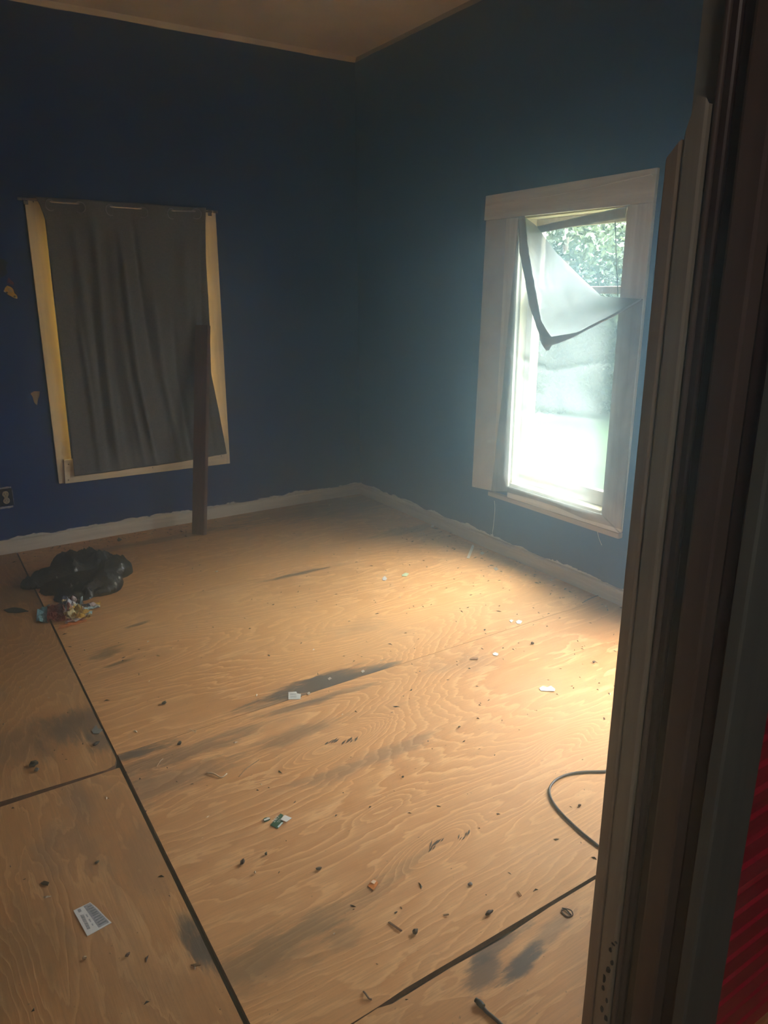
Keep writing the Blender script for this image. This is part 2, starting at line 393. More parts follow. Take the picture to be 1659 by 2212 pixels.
# baseboards with rounded, slightly wavy top edge
def baseboard(name, along, L0, L1, mat):
    bm = bmesh.new(); rows = []
    n = 90
    for i in range(n+1):
        s = L0+(L1-L0)*i/n
        h = 0.080 + 0.0035*nz(s*4.1, 1.7) + 0.0015*nz(s*17, 5)
        prof = [(0, 0.0005), (0.017, 0.0005), (0.017, h-0.012), (0.012, h-0.004), (0.003, h), (0, h)]
        rows.append([bm.verts.new((s, -a, z) if along == 'x' else (-a, s, z)) for a, z in prof])
    for i in range(n):
        for k in range(6): bm.faces.new((rows[i][k], rows[i+1][k], rows[i+1][(k+1) % 6], rows[i][(k+1) % 6]))
    bm.faces.new(rows[0]); bm.faces.new(rows[-1])
    return structure(build(name, bm, mat))
baseboard('baseboard_back', 'x', -4.6, 0.0, M_base)
baseboard('baseboard_right', 'y', -3.98, -0.017, M_base_y)
# loose flecks where blue was brushed over the white paint
flk = bmesh.new()
for (x0, y0, x1, y1, w) in [(8, 1176, 60, 1170, 3), (395, 1101, 412, 1097, 3), (700, 1057, 719, 1055.5, 2)]:
    a, b = wa(x0, y0, 0.018), wa(x1, y1, 0.018)
    vs = [flk.verts.new(q) for q in (a, a.lerp(b, .4)+Vector((0, 0, -.004)), b, a.lerp(b, .5)+Vector((0, 0, .004)))]
    flk.faces.new(vs)

# --- doorway: right jamb and casings, built as separate boards side by side
M_jtan = painted_wood('jamb_tan_wood', (0.27, 0.20, 0.145), (0.035, 0.022, 0.016), 0.6, 0.6, 'z', 0.63)
M_jgrey = painted_wood('jamb_grey_paint', (0.27, 0.235, 0.185), (0.04, 0.026, 0.02), 0.65, 0.6, 'z', 0.63)
M_jdark = painted_wood('jamb_dark_recess', (0.055, 0.030, 0.026), (0.06, 0.025, 0.02), 0.5, 0.4, 'z', 0.6)  # dark strip wood, with the shade of the recesses put into its colour
M_jbrown = painted_wood('jamb_brown_paint', (0.10, 0.066, 0.054), (0.03, 0.018, 0.014), 0.5, 0.5, 'z', 0.6)
M_jgreen = painted_wood('casing_grey_green_paint', (0.105, 0.115, 0.105), (0.05, 0.048, 0.04), 0.3, 0.6, 'z', 0.68)
door = structure(empty('door_1', (-1.84, -4.1, 0)))
XJ = -1.837
def wavy_board(name, x0, x1, y0, y1, z0, z1, mat, amp=0.0015, top=None, seed=0.0, n=60):
    """upright board whose visible edges wander a little; top = list of (y fraction, z) for a broken end"""
    bm = bmesh.new(); rows = []
    for i in range(n+1):
        f = i/n
        def zz(y):
            if top is None: return z0+(z1-z0)*f
            t = (y-y0)/(y1-y0); zt = np.interp(t, [p[0] for p in top], [p[1] for p in top]); return z0+(zt-z0)*f
        z = z0+(z1-z0)*f
        a = amp*nz(z*5, seed); b = amp*nz(z*6, seed+9); c = amp*nz(z*7, seed+17)
        ys = [y0+b, y0+b+(y1-y0)*0.12, (y0+y1)/2, y1+c-(y1-y0)*0.12, y1+c]
        xs = [x0+a+0.0025, x0+a, x0+a, x0+a, x0+a+0.0025]
        row = [bm.verts.new((xx, yy, zz(yy))) for xx, yy in zip(xs, ys)] + [bm.verts.new((x1, y1, zz(y1))), bm.verts.new((x1, y0, zz(y0)))]
        rows.append(row)
    m = len(rows[0])
    for i in range(n):
        for k in range(m): bm.faces.new((rows[i][k], rows[i+1][k], rows[i+1][(k+1) % m], rows[i][(k+1) % m]))
    bm.faces.new(rows[0]); bm.faces.new(rows[-1])
    return build(name, bm, mat, door)
ZT = 2.12
# room-side trim board, split by a long crack, its upper end torn off at an angle
wavy_board('trim_board', XJ, XJ+0.035, -3.974, -3.9985, 0.002, 1.72, M_jtan, 0.0012, [(0, 1.70), (0.5, 1.712), (1, 1.725)], 1.0)
wavy_board('trim_board', XJ+0.001, XJ+0.035, -4.0015, -4.0365, 0.002, 1.78, M_jgrey, 0.0012, [(0, 1.728), (0.3, 1.752), (0.5, 1.778), (0.8, 1.780), (1, 1.765)], 2.0)
wavy_board('door_stop', XJ+0.016, XJ+0.036, -4.0370, -4.0600, 0.002, ZT, M_jdark, 0.0010, None, 3.0)
tube('bead_moulding', [(XJ+0.012, -4.0445, 0.003+i*0.09) for i in range(24)], 0.005, M_jbrown, door, 8)
wavy_board('door_stop', XJ+0.022, XJ+0.036, -4.0605, -4.0880, 0.002, ZT, M_jdark, 0.0010, None, 4.0)
wavy_board('jamb_board', XJ+0.002, XJ+0.036, -4.0885, -4.1330, 0.002, ZT, M_jbrown, 0.0010, None, 5.0)
wavy_board('jamb_board', XJ+0.030, XJ+0.038, -4.1335, -4.1680, 0.002, ZT, M_jdark, 0.0010, None, 6.0)  # recess beside the casing, its shade carried by the dark colour
# hall-side casing board and the narrow moulding on its inner edge
tube('bead_moulding', [(XJ+0.022, -4.168, 0.003+i*0.09) for i in range(24)], 0.006, M_jdark, door, 8)
bm = bmesh.new()
rows = []
for i in range(61):
    z = 0.002+2.2*i/60; w = 0.0012*nz(z*6, 31)
    rows.append([bm.verts.new(q) for q in ((XJ+0.014+w, -4.168, z), (XJ+0.014+w, -4.187, z), (XJ+0.018+w, -4.191, z), (XJ+0.126, -4.191, z), (XJ+0.130+w, -4.187, z), (XJ+0.130+w, -4.168, z))])
for i in range(60):
    for k in range(6): bm.faces.new((rows[i][k], rows[i+1][k], rows[i+1][(k+1) % 6], rows[i][(k+1) % 6]))
bm.faces.new(rows[0]); bm.faces.new(rows[-1])
build('casing_board', bm, M_jgreen, door)
box('casing_head', (DX0-0.12, -4.191, 2.203), (XJ+0.13, -4.168, 2.32), M_jgreen, door, 0.002)
box('head_jamb', (DX0, -4.166, 2.122), (XJ+0.036, -3.975, 2.145), M_jbrown, door)
box('jamb_board', (DX0-0.0, -4.166, 0.002), (DX0+0.02, -3.975, ZT), M_jbrown, door, 0.002)
# gouges where a strike plate once sat on the grey trim board
gm = bmesh.new()
for (x, y, w, h) in [(1318, 2052, 5, 8), (1322, 2080, 6, 9), (1313, 2095, 7, 10), (1305, 2115, 5, 14), (1302, 2135, 5, 9), (1310, 2162, 4, 8), (1300, 2180, 5, 10), (1324, 2040, 6, 3), (1308, 2200, 6, 9), (1330, 2036, 4, 3)]:
    c = hit(x, y, 0, XJ-0.0006)
    for s in (0,):
        k = 7; vs = []
        for i in range(k):
            a = 2*math.pi*i/k; rr = 0.7+0.5*random.random()
            vs.append(gm.verts.new(c+Vector((0, math.cos(a)*w*0.0008*rr, math.sin(a)*h*0.0008*rr))))
        gm.faces.new(vs)
r = bmesh.ops.extrude_face_region(gm, geom=gm.faces[:])
bmesh.ops.translate(gm, vec=Vector((0.0012, 0, 0)), verts=[g for g in r['geom'] if isinstance(g, bmesh.types.BMVert)])
build('gouge_marks', gm, simple('gouge_dark', (0.010, 0.006, 0.005), 0.9, 0.2), door)['kind'] = 'stuff'
# red tongue-and-groove boards on the hall side of the wall
M_red = painted_wood('red_board_paint', (0.40, 0.006, 0.032), (0.16, 0.005, 0.012), 0.6, 0.32, 'x', 0.55)
bm = bmesh.new()
prof = [(-0.0268, 0.0), (-0.0268, -0.009), (-0.0225, -0.013), (0.0165, -0.013), (0.0195, -0.0105), (0.022, -0.0145), (0.0248, -0.0105), (0.0268, -0.008), (0.0268, 0.0)]
ends = []
for x in (XJ+0.131, -0.55):
    ends.append([bm.verts.new((x, -4.166+dy, dz)) for dz, dy in prof])
for k in range(len(prof)): bm.faces.new((ends[0][k], ends[1][k], ends[1][(k+1) % len(prof)], ends[0][(k+1) % len(prof)]))
bm.faces.new(ends[0]); bm.faces.new(ends[1])
b0 = build('red_board', bm, M_red, wall_front)
b0.location.z = 0.03
for i in range(1, 52):
    c = b0.copy(); C.objects.link(c); c.parent = wall_front; c.location.z = 0.03+0.055*i; c.location.y = 0.0006*nz(i*3.3)

# --- haze: volume added to give the bright window a glow
hz = bpy.data.materials.new('glow_haze_volume'); hz.use_nodes = True; ht = hz.node_tree; ht.nodes.clear()
hout = ht.nodes.new('ShaderNodeOutputMaterial'); hv = ht.nodes.new('ShaderNodeVolumeScatter')
hv.inputs['Color'].default_value = (0.52, 0.78, 1.0, 1); hv.inputs['Density'].default_value = HAZE_DENSITY; hv.inputs['Anisotropy'].default_value = HAZE_G
ht.links.new(hv.outputs[0], hout.inputs['Volume'])
glow_haze = structure(box('glow_haze', (-4.70, -7.15, -0.04), (0.12, 0.12, H+0.05), hz))

# ================================================================== right window (open to daylight, covered in plastic film)
win_b = structure(empty('window_1', (0.0, -2.03, 1.16)))
T = 0.020
def wall_board(name, quad, mat, o0=0.0005, o1=T, bevel=0.0015):
    a = [wbp(x, y, o1) if not isinstance(x, str) else None for x, y in quad]
    pts = [Vector((-o0, p.y, p.z)) for p in a]
    return prism(name, pts, (-(o1-o0), 0, 0), mat, win_b, bevel)
def yz_board(name, pts, mat, o0, o1, parent=None, bevel=0.0015):
    return prism(name, [Vector((-o0, y, z)) for y, z in pts], (-(o1-o0), 0, 0), mat, parent or win_b, bevel)
yz_board('casing_head', [(-2.518, 1.872), (-1.400, 1.880), (-1.408, 2.004), (-2.520, 2.008)], M_case_by, 0.0005, 0.020)
yz_board('casing_board', [(-2.380, 0.44), (-2.380, 1.8715), (-2.518, 1.8715), (-2.505, 0.375)], M_case_b, 0.0005, 0.020)
yz_board('casing_board', [(-1.690, 0.40), (-1.560, 0.37), (-1.585, 1.8765), (-1.690, 1.8765)], M_case_b, 0.0005, 0.022)
yz_board('filler_panel', [(-1.557, 0.368), (-1.355, 0.352), (-1.405, 1.8785), (-1.583, 1.8785)], M_patch, 0.0005, 0.010)
yz_board('sill_board', [(-2.505, 0.372), (-1.693, 0.366), (-1.693, 0.432), (-2.380, 0.438)], M_case_by, 0.0005, 0.026)
yz_board('apron_strip', [(-2.506, 0.344), (-1.530, 0.340), (-1.530, 0.364), (-2.506, 0.3705)], painted_wood('bare_wood_strip', (0.50, 0.40, 0.28), grain='y'), 0.0005, 0.030)
win_c = structure(empty('added_window_3', (0.0, -3.32, 1.16)))  # added window, out of view, lights the foreground floor
yz_board('casing_head', [(-3.86, 1.880), (-2.78, 1.880), (-2.78, 2.004), (-3.86, 2.004)], M_case_by, 0.0005, 0.020, win_c)
yz_board('casing_board', [(CY0, 0.44), (CY0, 1.8785), (-3.86, 1.8785), (-3.86, 0.44)], M_case_b, 0.0005, 0.020, win_c)
yz_board('casing_board', [(-2.78, 0.44), (CY1, 0.44), (CY1, 1.8785), (-2.78, 1.8785)], M_case_b, 0.0005, 0.020, win_c)
yz_board('sill_board', [(-3.86, 0.345), (-2.78, 0.345), (-2.78, 0.438), (-3.86, 0.438)], M_case_by, 0.0005, 0.026, win_c)
# reveal
M_rev = painted_wood('reveal_cream_paint', (0.66, 0.60, 0.40), (0.4, 0.3, 0.2), 0.2)
box('reveal_board', (0.0, BY0, BZ1-0.012), (0.148, BY1, BZ1-0.0005), M_rev, win_b)
box('reveal_board', (0.0, BY1-0.012, BZ0), (0.148, BY1-0.0005, BZ1-0.0125), M_rev, win_b)
box('reveal_board', (0.0, BY0+0.0005, BZ0), (0.148, BY0+0.012, BZ1-0.0125), M_rev, win_b)
box('reveal_board', (-0.018, BY0+0.0125, BZ0-0.004), (0.148, BY1-0.0125, BZ0+0.012), M_rev, win_b)
# two sashes
M_sash = painted_wood('sash_paint', (0.60, 0.52, 0.46), (0.25, 0.18, 0.13), 0.4)
M_glass = bpy.data.materials.new('window_glass'); M_glass.use_nodes = True
gt = M_glass.node_tree; gt.nodes.clear()
go = gt.nodes.new('ShaderNodeOutputMaterial'); gx = gt.nodes.new('ShaderNodeMixShader'); g1 = gt.nodes.new('ShaderNodeBsdfTransparent')
g2 = gt.nodes.new('ShaderNodeBsdfGlossy'); g2.inputs['Roughness'].default_value = 0.03; g1.inputs[0].default_value = (0.90, 0.94, 0.92, 1)
gx.inputs[0].default_value = 0.05
gt.links.new(g1.outputs[0], gx.inputs[1]); gt.links.new(g2.outputs[0], gx.inputs[2]); gt.links.new(gx.outputs[0], go.inputs[0])
def sash(xc, z0, z1, top, bot):
    s = empty('sash', (xc, (BY0+BY1)/2, z0)); s.parent = win_b; s.matrix_parent_inverse = Matrix.Translation(-win_b.location)
    y0, y1 = BY0+0.013, BY1-0.013
    def part(nm, a, b, m, bv=0.002):
        return box(nm, a, b, m, None, bv)
    for nm, a, b, m, bv in (('top_rail', (xc-.016, y0, z1-top), (xc+.016, y1, z1), M_sash, .002),
                    ('bottom_rail', (xc-.016, y0, z0), (xc+.016, y1, z0+bot), M_sash, .002),
                    ('stile', (xc-.016, y0, z0+bot), (xc+.016, y0+.030, z1-top), M_sash, .002),
                    ('stile', (xc-.016, y1-.040, z0+bot), (xc+.016, y1, z1-top), M_sash, .002),
                    ('pane', (xc-.002, y0+.029, z0+bot-.001), (xc+.002, y1-.039, z1-top+.001), M_glass, 0)):
        o = part(nm, a, b, m, bv); o.parent = s
        o.matrix_parent_inverse = (Matrix.Translation(win_b.location) @ Matrix.Translation(-win_b.location) @ Matrix.Translation(s.location)).inverted()
    return s
sash(0.105, 1.495, BZ1-0.014, 0.050, 0.034)
sash(0.066, BZ0+0.013, 1.528, 0.034, 0.075)
# sash cord hanging in front of the upper pane
cordp = [hit(1329, 478, 0, 0.03), hit(1331, 540, 0, 0.032), hit(1335, 640, 0, 0.034)]
tube('sash_cord', cordp, 0.0022, simple('cord_dark', (0.08, 0.075, 0.06), 0.8), win_b, 6)

# plastic film ----------------------------------------------------------
def film_material(name, clear, tint, milk=(0.92, 0.95, 0.94)):
    m = bpy.data.materials.new(name); m.use_nodes = True; t = m.node_tree; t.nodes.clear()
    o = t.nodes.new('ShaderNodeOutputMaterial'); a = t.nodes.new('ShaderNodeMixShader'); b = t.nodes.new('ShaderNodeMixShader'); c_ = t.nodes.new('ShaderNodeMixShader')
    tr = t.nodes.new('ShaderNodeBsdfTransparent'); tl = t.nodes.new('ShaderNodeBsdfTranslucent'); gl = t.nodes.new('ShaderNodeBsdfGlossy'); df = t.nodes.new('ShaderNodeBsdfDiffuse')
    tr.inputs[0].default_value = (*tint, 1); tl.inputs[0].default_value = (*milk, 1); df.inputs[0].default_value = (*milk, 1)
    gl.inputs['Roughness'].default_value = 0.22
    geo = t.nodes.new('ShaderNodeNewGeometry'); mp = t.nodes.new('ShaderNodeMapping'); mp.inputs['Scale'].default_value = (1, 3.0, 2.0); mp.inputs['Rotation'].default_value = (0.7, 0, 0)
    n_ = t.nodes.new('ShaderNodeTexNoise'); n_.inputs['Scale'].default_value = 1.6; n_.inputs['Detail'].default_value = 3; n_.inputs['Distortion'].default_value = 1.0
    mr = t.nodes.new('ShaderNodeMapRange'); mr.inputs[1].default_value = 0.35; mr.inputs[2].default_value = 0.68
    mr.inputs[3].default_value = 1-clear-0.10; mr.inputs[4].default_value = 1-clear+0.12
    t.links.new(geo.outputs['Position'], mp.inputs[0]); t.links.new(mp.outputs[0], n_.inputs['Vector']); t.links.new(n_.outputs['Fac'], mr.inputs[0])
    c_.inputs[0].default_value = 0.45; t.links.new(tl.outputs[0], c_.inputs[1]); t.links.new(df.outputs[0], c_.inputs[2])
    b.inputs[0].default_value = 0.08; t.links.new(c_.outputs[0], b.inputs[1]); t.links.new(gl.outputs[0], b.inputs[2])
    t.links.new(mr.outputs[0], a.inputs[0]); t.links.new(tr.outputs[0], a.inputs[1]); t.links.new(b.outputs[0], a.inputs[2])
    t.links.new(a.outputs[0], o.inputs[0]); return m
M_film = film_material('milky_film', 0.52, (0.97, 0.98, 0.96), (0.24, 0.25, 0.245))
M_flap = film_material('milky_film_doubled', 0.28, (0.93, 0.94, 0.92), (0.40, 0.41, 0.42))
plastic = tag(empty('plastic_sheet', (-0.03, -2.0, 0.4)), 'torn milky plastic film stapled over the bright right-hand window', 'plastic sheet')
Tedge = [wbp(*q, 0.026) for q in [(1119, 474), (1158, 488), (1200, 545), (1255, 600), (1300, 641), (1389, 647)]]
Bedge = [wbp(*q, 0.032) for q in [(1061, 1062), (1099, 1064), (1150, 1078), (1200, 1094), (1260, 1120), (1343, 1144)]]
Ledge = [wbp(*q, 0.026) for q in [(1119, 474), (1112, 560), (1098, 700), (1085, 850), (1072, 960), (1061, 1062)]]
Redge = [wbp(*q, 0.026) for q in [(1389, 647), (1383, 720), (1371, 830), (1362, 930), (1353, 1040), (1343, 1144)]]
Tf, Bf, Lf, Rf = polyline(Tedge), polyline(Bedge), polyline(Ledge), polyline(Redge)
creases = [((1108, 760), (1210, 800), .012), ((1210, 800), (1330, 780), .008), ((1240, 1000), (1165, 1030), .008), ((1240, 1000), (1275, 1025), .006), ((1232, 960), (1222, 1005), .006),
           ((1110, 880), (1320, 905), .008), ((1170, 980), (1210, 1005), .006), ((1120, 790), (1200, 860), .006), ((1100, 1022), (1295, 1072), .008), ((1330, 800), (1365, 740), .006), ((1245, 690), (1320, 660), .005)]
CR = [((wbp(*a).y, wbp(*a).z), (wbp(*b).y, wbp(*b).z), h) for a, b, h in creases]
def crease_h(y, z):
    t = 0.0
    for (ay, az), (by, bz), h in CR:
        dy, dz = by-ay, bz-az; k = ((y-ay)*dy+(z-az)*dz)/(dy*dy+dz*dz); k = min(max(k, 0), 1)
        d = math.hypot(y-ay-k*dy, z-az-k*dz); t += 1.9*h*math.exp(-(d/0.013)**1.2)*min(1, 4*k+0.3)*min(1, 4*(1-k)+0.3)
    return t
def film(u, v):
    p = (Tf(u)*(1-v)+Bf(u)*v) + (Lf(v)*(1-u)+Rf(v)*u) - (Tf(0)*(1-u)*(1-v)+Tf(1)*u*(1-v)+Bf(0)*(1-u)*v+Bf(1)*u*v)
    e = min(u, 1-u, v*0.7, (1-v)*1.6)*4; e = min(max(e, 0), 1)
    bulge = 0.022*e + e*(0.012*nz(p.y*3.0+p.z*1.6, p.z*2.4-p.y) + 0.005*nz(p.y*9-p.z*5, p.z*5)) + crease_h(p.y, p.z)
    return Vector((-0.0265-bulge, p.y, p.z))
grid('film', film, 70, 110, M_film, plastic)
M_film3 = film_material('dense_film', 0.42, (0.95, 0.97, 0.95), (0.45, 0.45, 0.45))  # film that holds down the light of the added window
grid('film', lambda u, v: Vector((-0.030-0.012*math.sin(3.14*u)*math.sin(3.14*v), CY0-0.05+(CY1-CY0+0.1)*u, 0.40+1.50*v)), 10, 14, M_film3, win_c)
# the loose top corner folded down and hanging, edged with duct tape
T2 = polyline([wbp(*q, 0.030) for q in [(1130, 466), (1158, 487), (1200, 544), (1255, 599), (1300, 640), (1389, 646)]])
V2 = polyline([wbp(*q, o) for q, o in [((1128, 470), .030), ((1142, 590), .06), ((1164, 690), .085), ((1182, 738), .095), ((1250, 722), .08), ((1335, 680), .055), ((1389, 648), .030)]])
def flap(u, v):
    w = u if u > 0.02 else u
    p = T2(u)*(1-v)+V2(u)*v
    e = math.sin(math.pi*min(max(v, 0), 1))*min(1, 6*u)*min(1, 6*(1-u))
    return p + Vector((-0.018*e - e*0.012*nz(p.y*7+p.z*4, p.z*6)-e*0.01*abs(nz(p.y*13-p.z*9, 2+p.z*4)), 0, 0))
grid('folded_flap', flap, 50, 26, M_flap, plastic)
M_tape = simple('grey_duct_tape', (0.52, 0.57, 0.58), 0.42, 0.10, 25, bump=0.15)
def tq(X, Y, o): return wbp(1090+X/4.88, 420+Y/4.88, o)
def ribbon(name, pairs, amp=0.002):
    A = polyline([tq(*a, o) for a, b, o in pairs]); B = polyline([tq(*b, o) for a, b, o in pairs])
    def f(u, v):
        p = A(v).lerp(B(v), u); return p+Vector((-amp*nz(v*14+u*3, u*4)-amp*abs(nz(v*31, u*7)), 0, 0))
    return grid(name, f, 6, 44, M_tape, plastic, 0.0008)
ribbon('duct_tape', [((150, 235), (215, 228), .034), ((155, 590), (250, 560), .064), ((215, 900), (300, 860), .080), ((260, 1170), (350, 1130), .090), ((330, 1370), (385, 1330), .098), ((365, 1470), (465, 1465), .102), ((380, 1560), (530, 1540), .104), ((440, 1648), (470, 1642), .100)], 0.004)
ribbon('duct_tape', [((400, 1500), (410, 1610), .108), ((500, 1500), (560, 1575), .106), ((780, 1452), (720, 1510), .094), ((870, 1400), (850, 1440), .088), ((1200, 1232), (1205, 1256), .066), ((1440, 1100), (1446, 1112), .034)], 0.003)
ribbon('duct_tape', [((318, 342), (350, 412), .006), ((620, 275), (640, 355), .004), ((950, 200), (960, 300), .002), ((1300, 122), (1272, 245), .000)], 0.003)
# curtain wire stretched across the head casing with a hook at its right end
M_wire = simple('pale_wire', (0.75, 0.74, 0.68), 0.35, 0.1, metal=0.6)
wire = tag(empty('curtain_wire', wbp(1405, 377, 0.03)), 'thin pale curtain wire on top casing of right-hand window', 'curtain wire')
tube('wire', smooth_path([wbp(1405, 377, .030), wbp(1330, 394, .030), wbp(1250, 412, .030), wbp(1160, 428, .030), wbp(1090, 436, .030)], 5), 0.0014, M_wire, wire, 6)
tube('hook', [wbp(1405, 377, .019), wbp(1406, 376, .034), wbp(1409, 377, .036), wbp(1409, 381, .034)], 0.0028, M_wire, wire, 6)
for nm, pts, lab in (('string', [(1068, 1082), (1069, 1100), (1067, 1125), (1064, 1152), (1064, 1165)], 'pale string hanging down the wall below left side of the right-hand window'),
                     ('string', [(1290, 1136), (1291, 1150), (1294, 1163), (1300, 1178)], 'short curled string dangling under right end of the bright window')):
    tag(tube(nm, smooth_path([wbp(x, y, .006+(.024 if i == 0 else 0)) for i, (x, y) in enumerate(pts)], 5), 0.0016, M_wire, None, 6), lab, 'string')

# ================================================================== left window, curtained
win_a = structure(empty('window_2', (-1.575, 0, 1.2)))
def ax_board(name, pxs, mat, o0, o1, bevel=0.0015):
    a = [wa(x, y, o1) for x, y in pxs]
    return prism(name, [Vector((p.x, -o0, p.z)) for p in a], (0, -(o1-o0), 0), mat, win_a, bevel)
ax_board('casing_board', [(52, 427), (92, 430), (160, 1041), (128, 1045)], M_case_a, 0.0005, 0.020)
# the right board, drawn up from its bottom corner
ax_board('casing_board', [(430, 452), (465.5, 455), (497, 1001), (462, 1005)], M_case_a, 0.0005, 0.020)
box('casing_head', (-2.02, -0.019, 1.895), (-1.13, -0.0005, 1.995), M_case_ax, win_a, 0.0015)
ax_board('casing_bottom', [(138, 994), (487, 952), (484, 1002.5), (141, 1045)], M_case_ax, 0.0205, 0.038)
for k, (x, y) in enumerate([(148, 1003), (148, 1037), (330, 1010), (478, 985), (72, 436), (91, 440), (450, 452), (455, 462)]):
    c = wa(x, y, 0.0385 if y > 900 else 0.0205); bm = bmesh.new()
    bmesh.ops.create_uvsphere(bm, u_segments=8, v_segments=5, radius=0.0035); bmesh.ops.translate(bm, vec=c, verts=bm.verts[:])
    build('nail_head', bm, M_under, win_a, True)
box('reveal_board', (AX0, 0.0, AZ0), (AX0+0.012, 0.148, AZ1), M_rev, win_a)
box('reveal_board', (AX1-0.012, 0.0, AZ0), (AX1, 0.148, AZ1), M_rev, win_a)
box('reveal_board', (AX0+0.0125, 0.0, AZ1-0.012), (AX1-0.0125, 0.148, AZ1), M_rev, win_a)
box('reveal_board', (AX0+0.0125, 0.0, AZ0), (AX1-0.0125, 0.148, AZ0+0.012), M_rev, win_a)
# yellowed roller shade filling the opening behind the curtain
M_shade = bpy.data.materials.new('yellowed_shade'); M_shade.use_nodes = True; t = M_shade.node_tree; t.nodes.clear()
o_ = t.nodes.new('ShaderNodeOutputMaterial'); x_ = t.nodes.new('ShaderNodeMixShader'); a_ = t.nodes.new('ShaderNodeBsdfTranslucent'); d_ = t.nodes.new('ShaderNodeBsdfDiffuse')
a_.inputs[0].default_value = (0.80, 0.66, 0.34, 1); d_.inputs[0].default_value = (0.75, 0.62, 0.35, 1); x_.inputs[0].default_value = 0.35
t.links.new(a_.outputs[0], x_.inputs[1]); t.links.new(d_.outputs[0], x_.inputs[2]); t.links.new(x_.outputs[0], o_.inputs[0])
box('shade', (AX0+0.013, 0.060, AZ0+0.013), (AX1-0.013, 0.062, AZ1-0.013), M_shade, win_a)

M_rod = simple('brushed_rod', (0.50, 0.44, 0.36), 0.32, 0.15, 50, metal=0.9)
M_rodend = simple('rod_end_plastic', (0.16, 0.16, 0.17), 0.5, 0.1)
rod = tag(empty('curtain_rod', wa(254, 443, 0.055)), 'slim metal curtain rod over the dark grey curtain', 'curtain rod')
rp = [wa(44, 429, .055), wa(110, 436, .055), wa(180, 441, .055), wa(245, 447, .055), wa(305, 451, .055), wa(370, 455, .055), wa(464, 457.5, .055)]
zr = [p.z for p in rp]
tube('pole', rp, 0.0052, M_rod, rod, 10)
for a, b in ((wa(38, 428.5, .055), wa(47, 429.3, .055)), (wa(460, 457.3, .055), wa(470, 457.8, .055))):
    tube('end_cap', [a, b], 0.0085, M_rodend, rod, 10)
for x, y in ((57, 431), (457, 457.2)):
    p = wa(x, y, .055); box('bracket', (p.x-.004, -.062, p.z-.006), (p.x+.004, -.0205, p.z-.0055+.002), M_rodend, rod)
    box('bracket_plate', (p.x-.012, -.0235, p.z-.022), (p.x+.012, -.0205, p.z+.014), M_rodend, rod, .001)

# the curtain: outline measured on the picture, hung 4-8 cm off the wall, weaving over and under the rod
t = NT('charcoal_curtain_cloth')
wv = t.noise(t.mapping(t.pos(), (420, 60, 60)), 1.0, 2); wv2 = t.noise(t.mapping(t.pos(), (40, 40, 420)), 1.0, 2)
cf = t.mix(t.smooth(t.math('ADD', wv, wv2), 0.8, 1.2), (0.095, 0.093, 0.096), (0.165, 0.162, 0.166))
gn = t.n('ShaderNodeNewGeometry'); sn = t.n('ShaderNodeSeparateXYZ'); t.l(gn.outputs['Normal'], sn.inputs[0])
t.color(t.mix(t.smooth(sn.outputs[1], -0.05, 0.05), cf, (0.55, 0.53, 0.48)))      # back made pale, added to bounce window light on to the casing
t.rough(0.75); t.p.inputs['Specular IOR Level'].default_value = 0.25; t.p.inputs['Sheen Weight'].default_value = 0.15
t.bump(t.math('ADD', wv, wv2), 0.25, 0.001)
M_curt = t.m
curtain = tag(empty('curtain', wa(254, 460, 0.06)), 'dark grey grommet curtain hanging over the left-hand window', 'curtain')
cL = polyline([wa(*q, .062) for q in [(76, 425), (86, 445), (99.5, 482), (110, 566), (121.5, 684), (140.5, 828), (154, 965), (161, 1029)]])
cR = polyline([wa(*q, .062) for q in [(444, 449), (443, 480), (445, 570), (449, 640), (452, 703), (455, 805), (473, 892), (490, 980)]])
cT = polyline([wa(*q, .062) for q in [(76, 425), (120, 427), (180, 431), (240, 436), (300, 438), (360, 444), (444, 449)]])
cB = polyline([wa(*q, .062) for q in [(161, 1029), (240, 1019), (326, 1007), (370, 1001), (418, 993), (490, 980)]])
G = [(108, 443), (172.5, 448), (238, 454), (308, 459), (370, 462), (424, 462)]
Gx = [wa(x, y, .062).x for x, y in G]
xl, xr = cT(0).x, cT(1).x
def weave(x):       # + in front of the rod, - behind it
    knots = [xl-0.02]+Gx+[xr+0.02]
    for i in range(len(knots)-1):
        if knots[i] <= x <= knots[i+1]:
            s = math.sin(math.pi*(x-knots[i])/(knots[i+1]-knots[i]))
            return (1 if i % 2 == 0 else -1)*s
    return 0.3
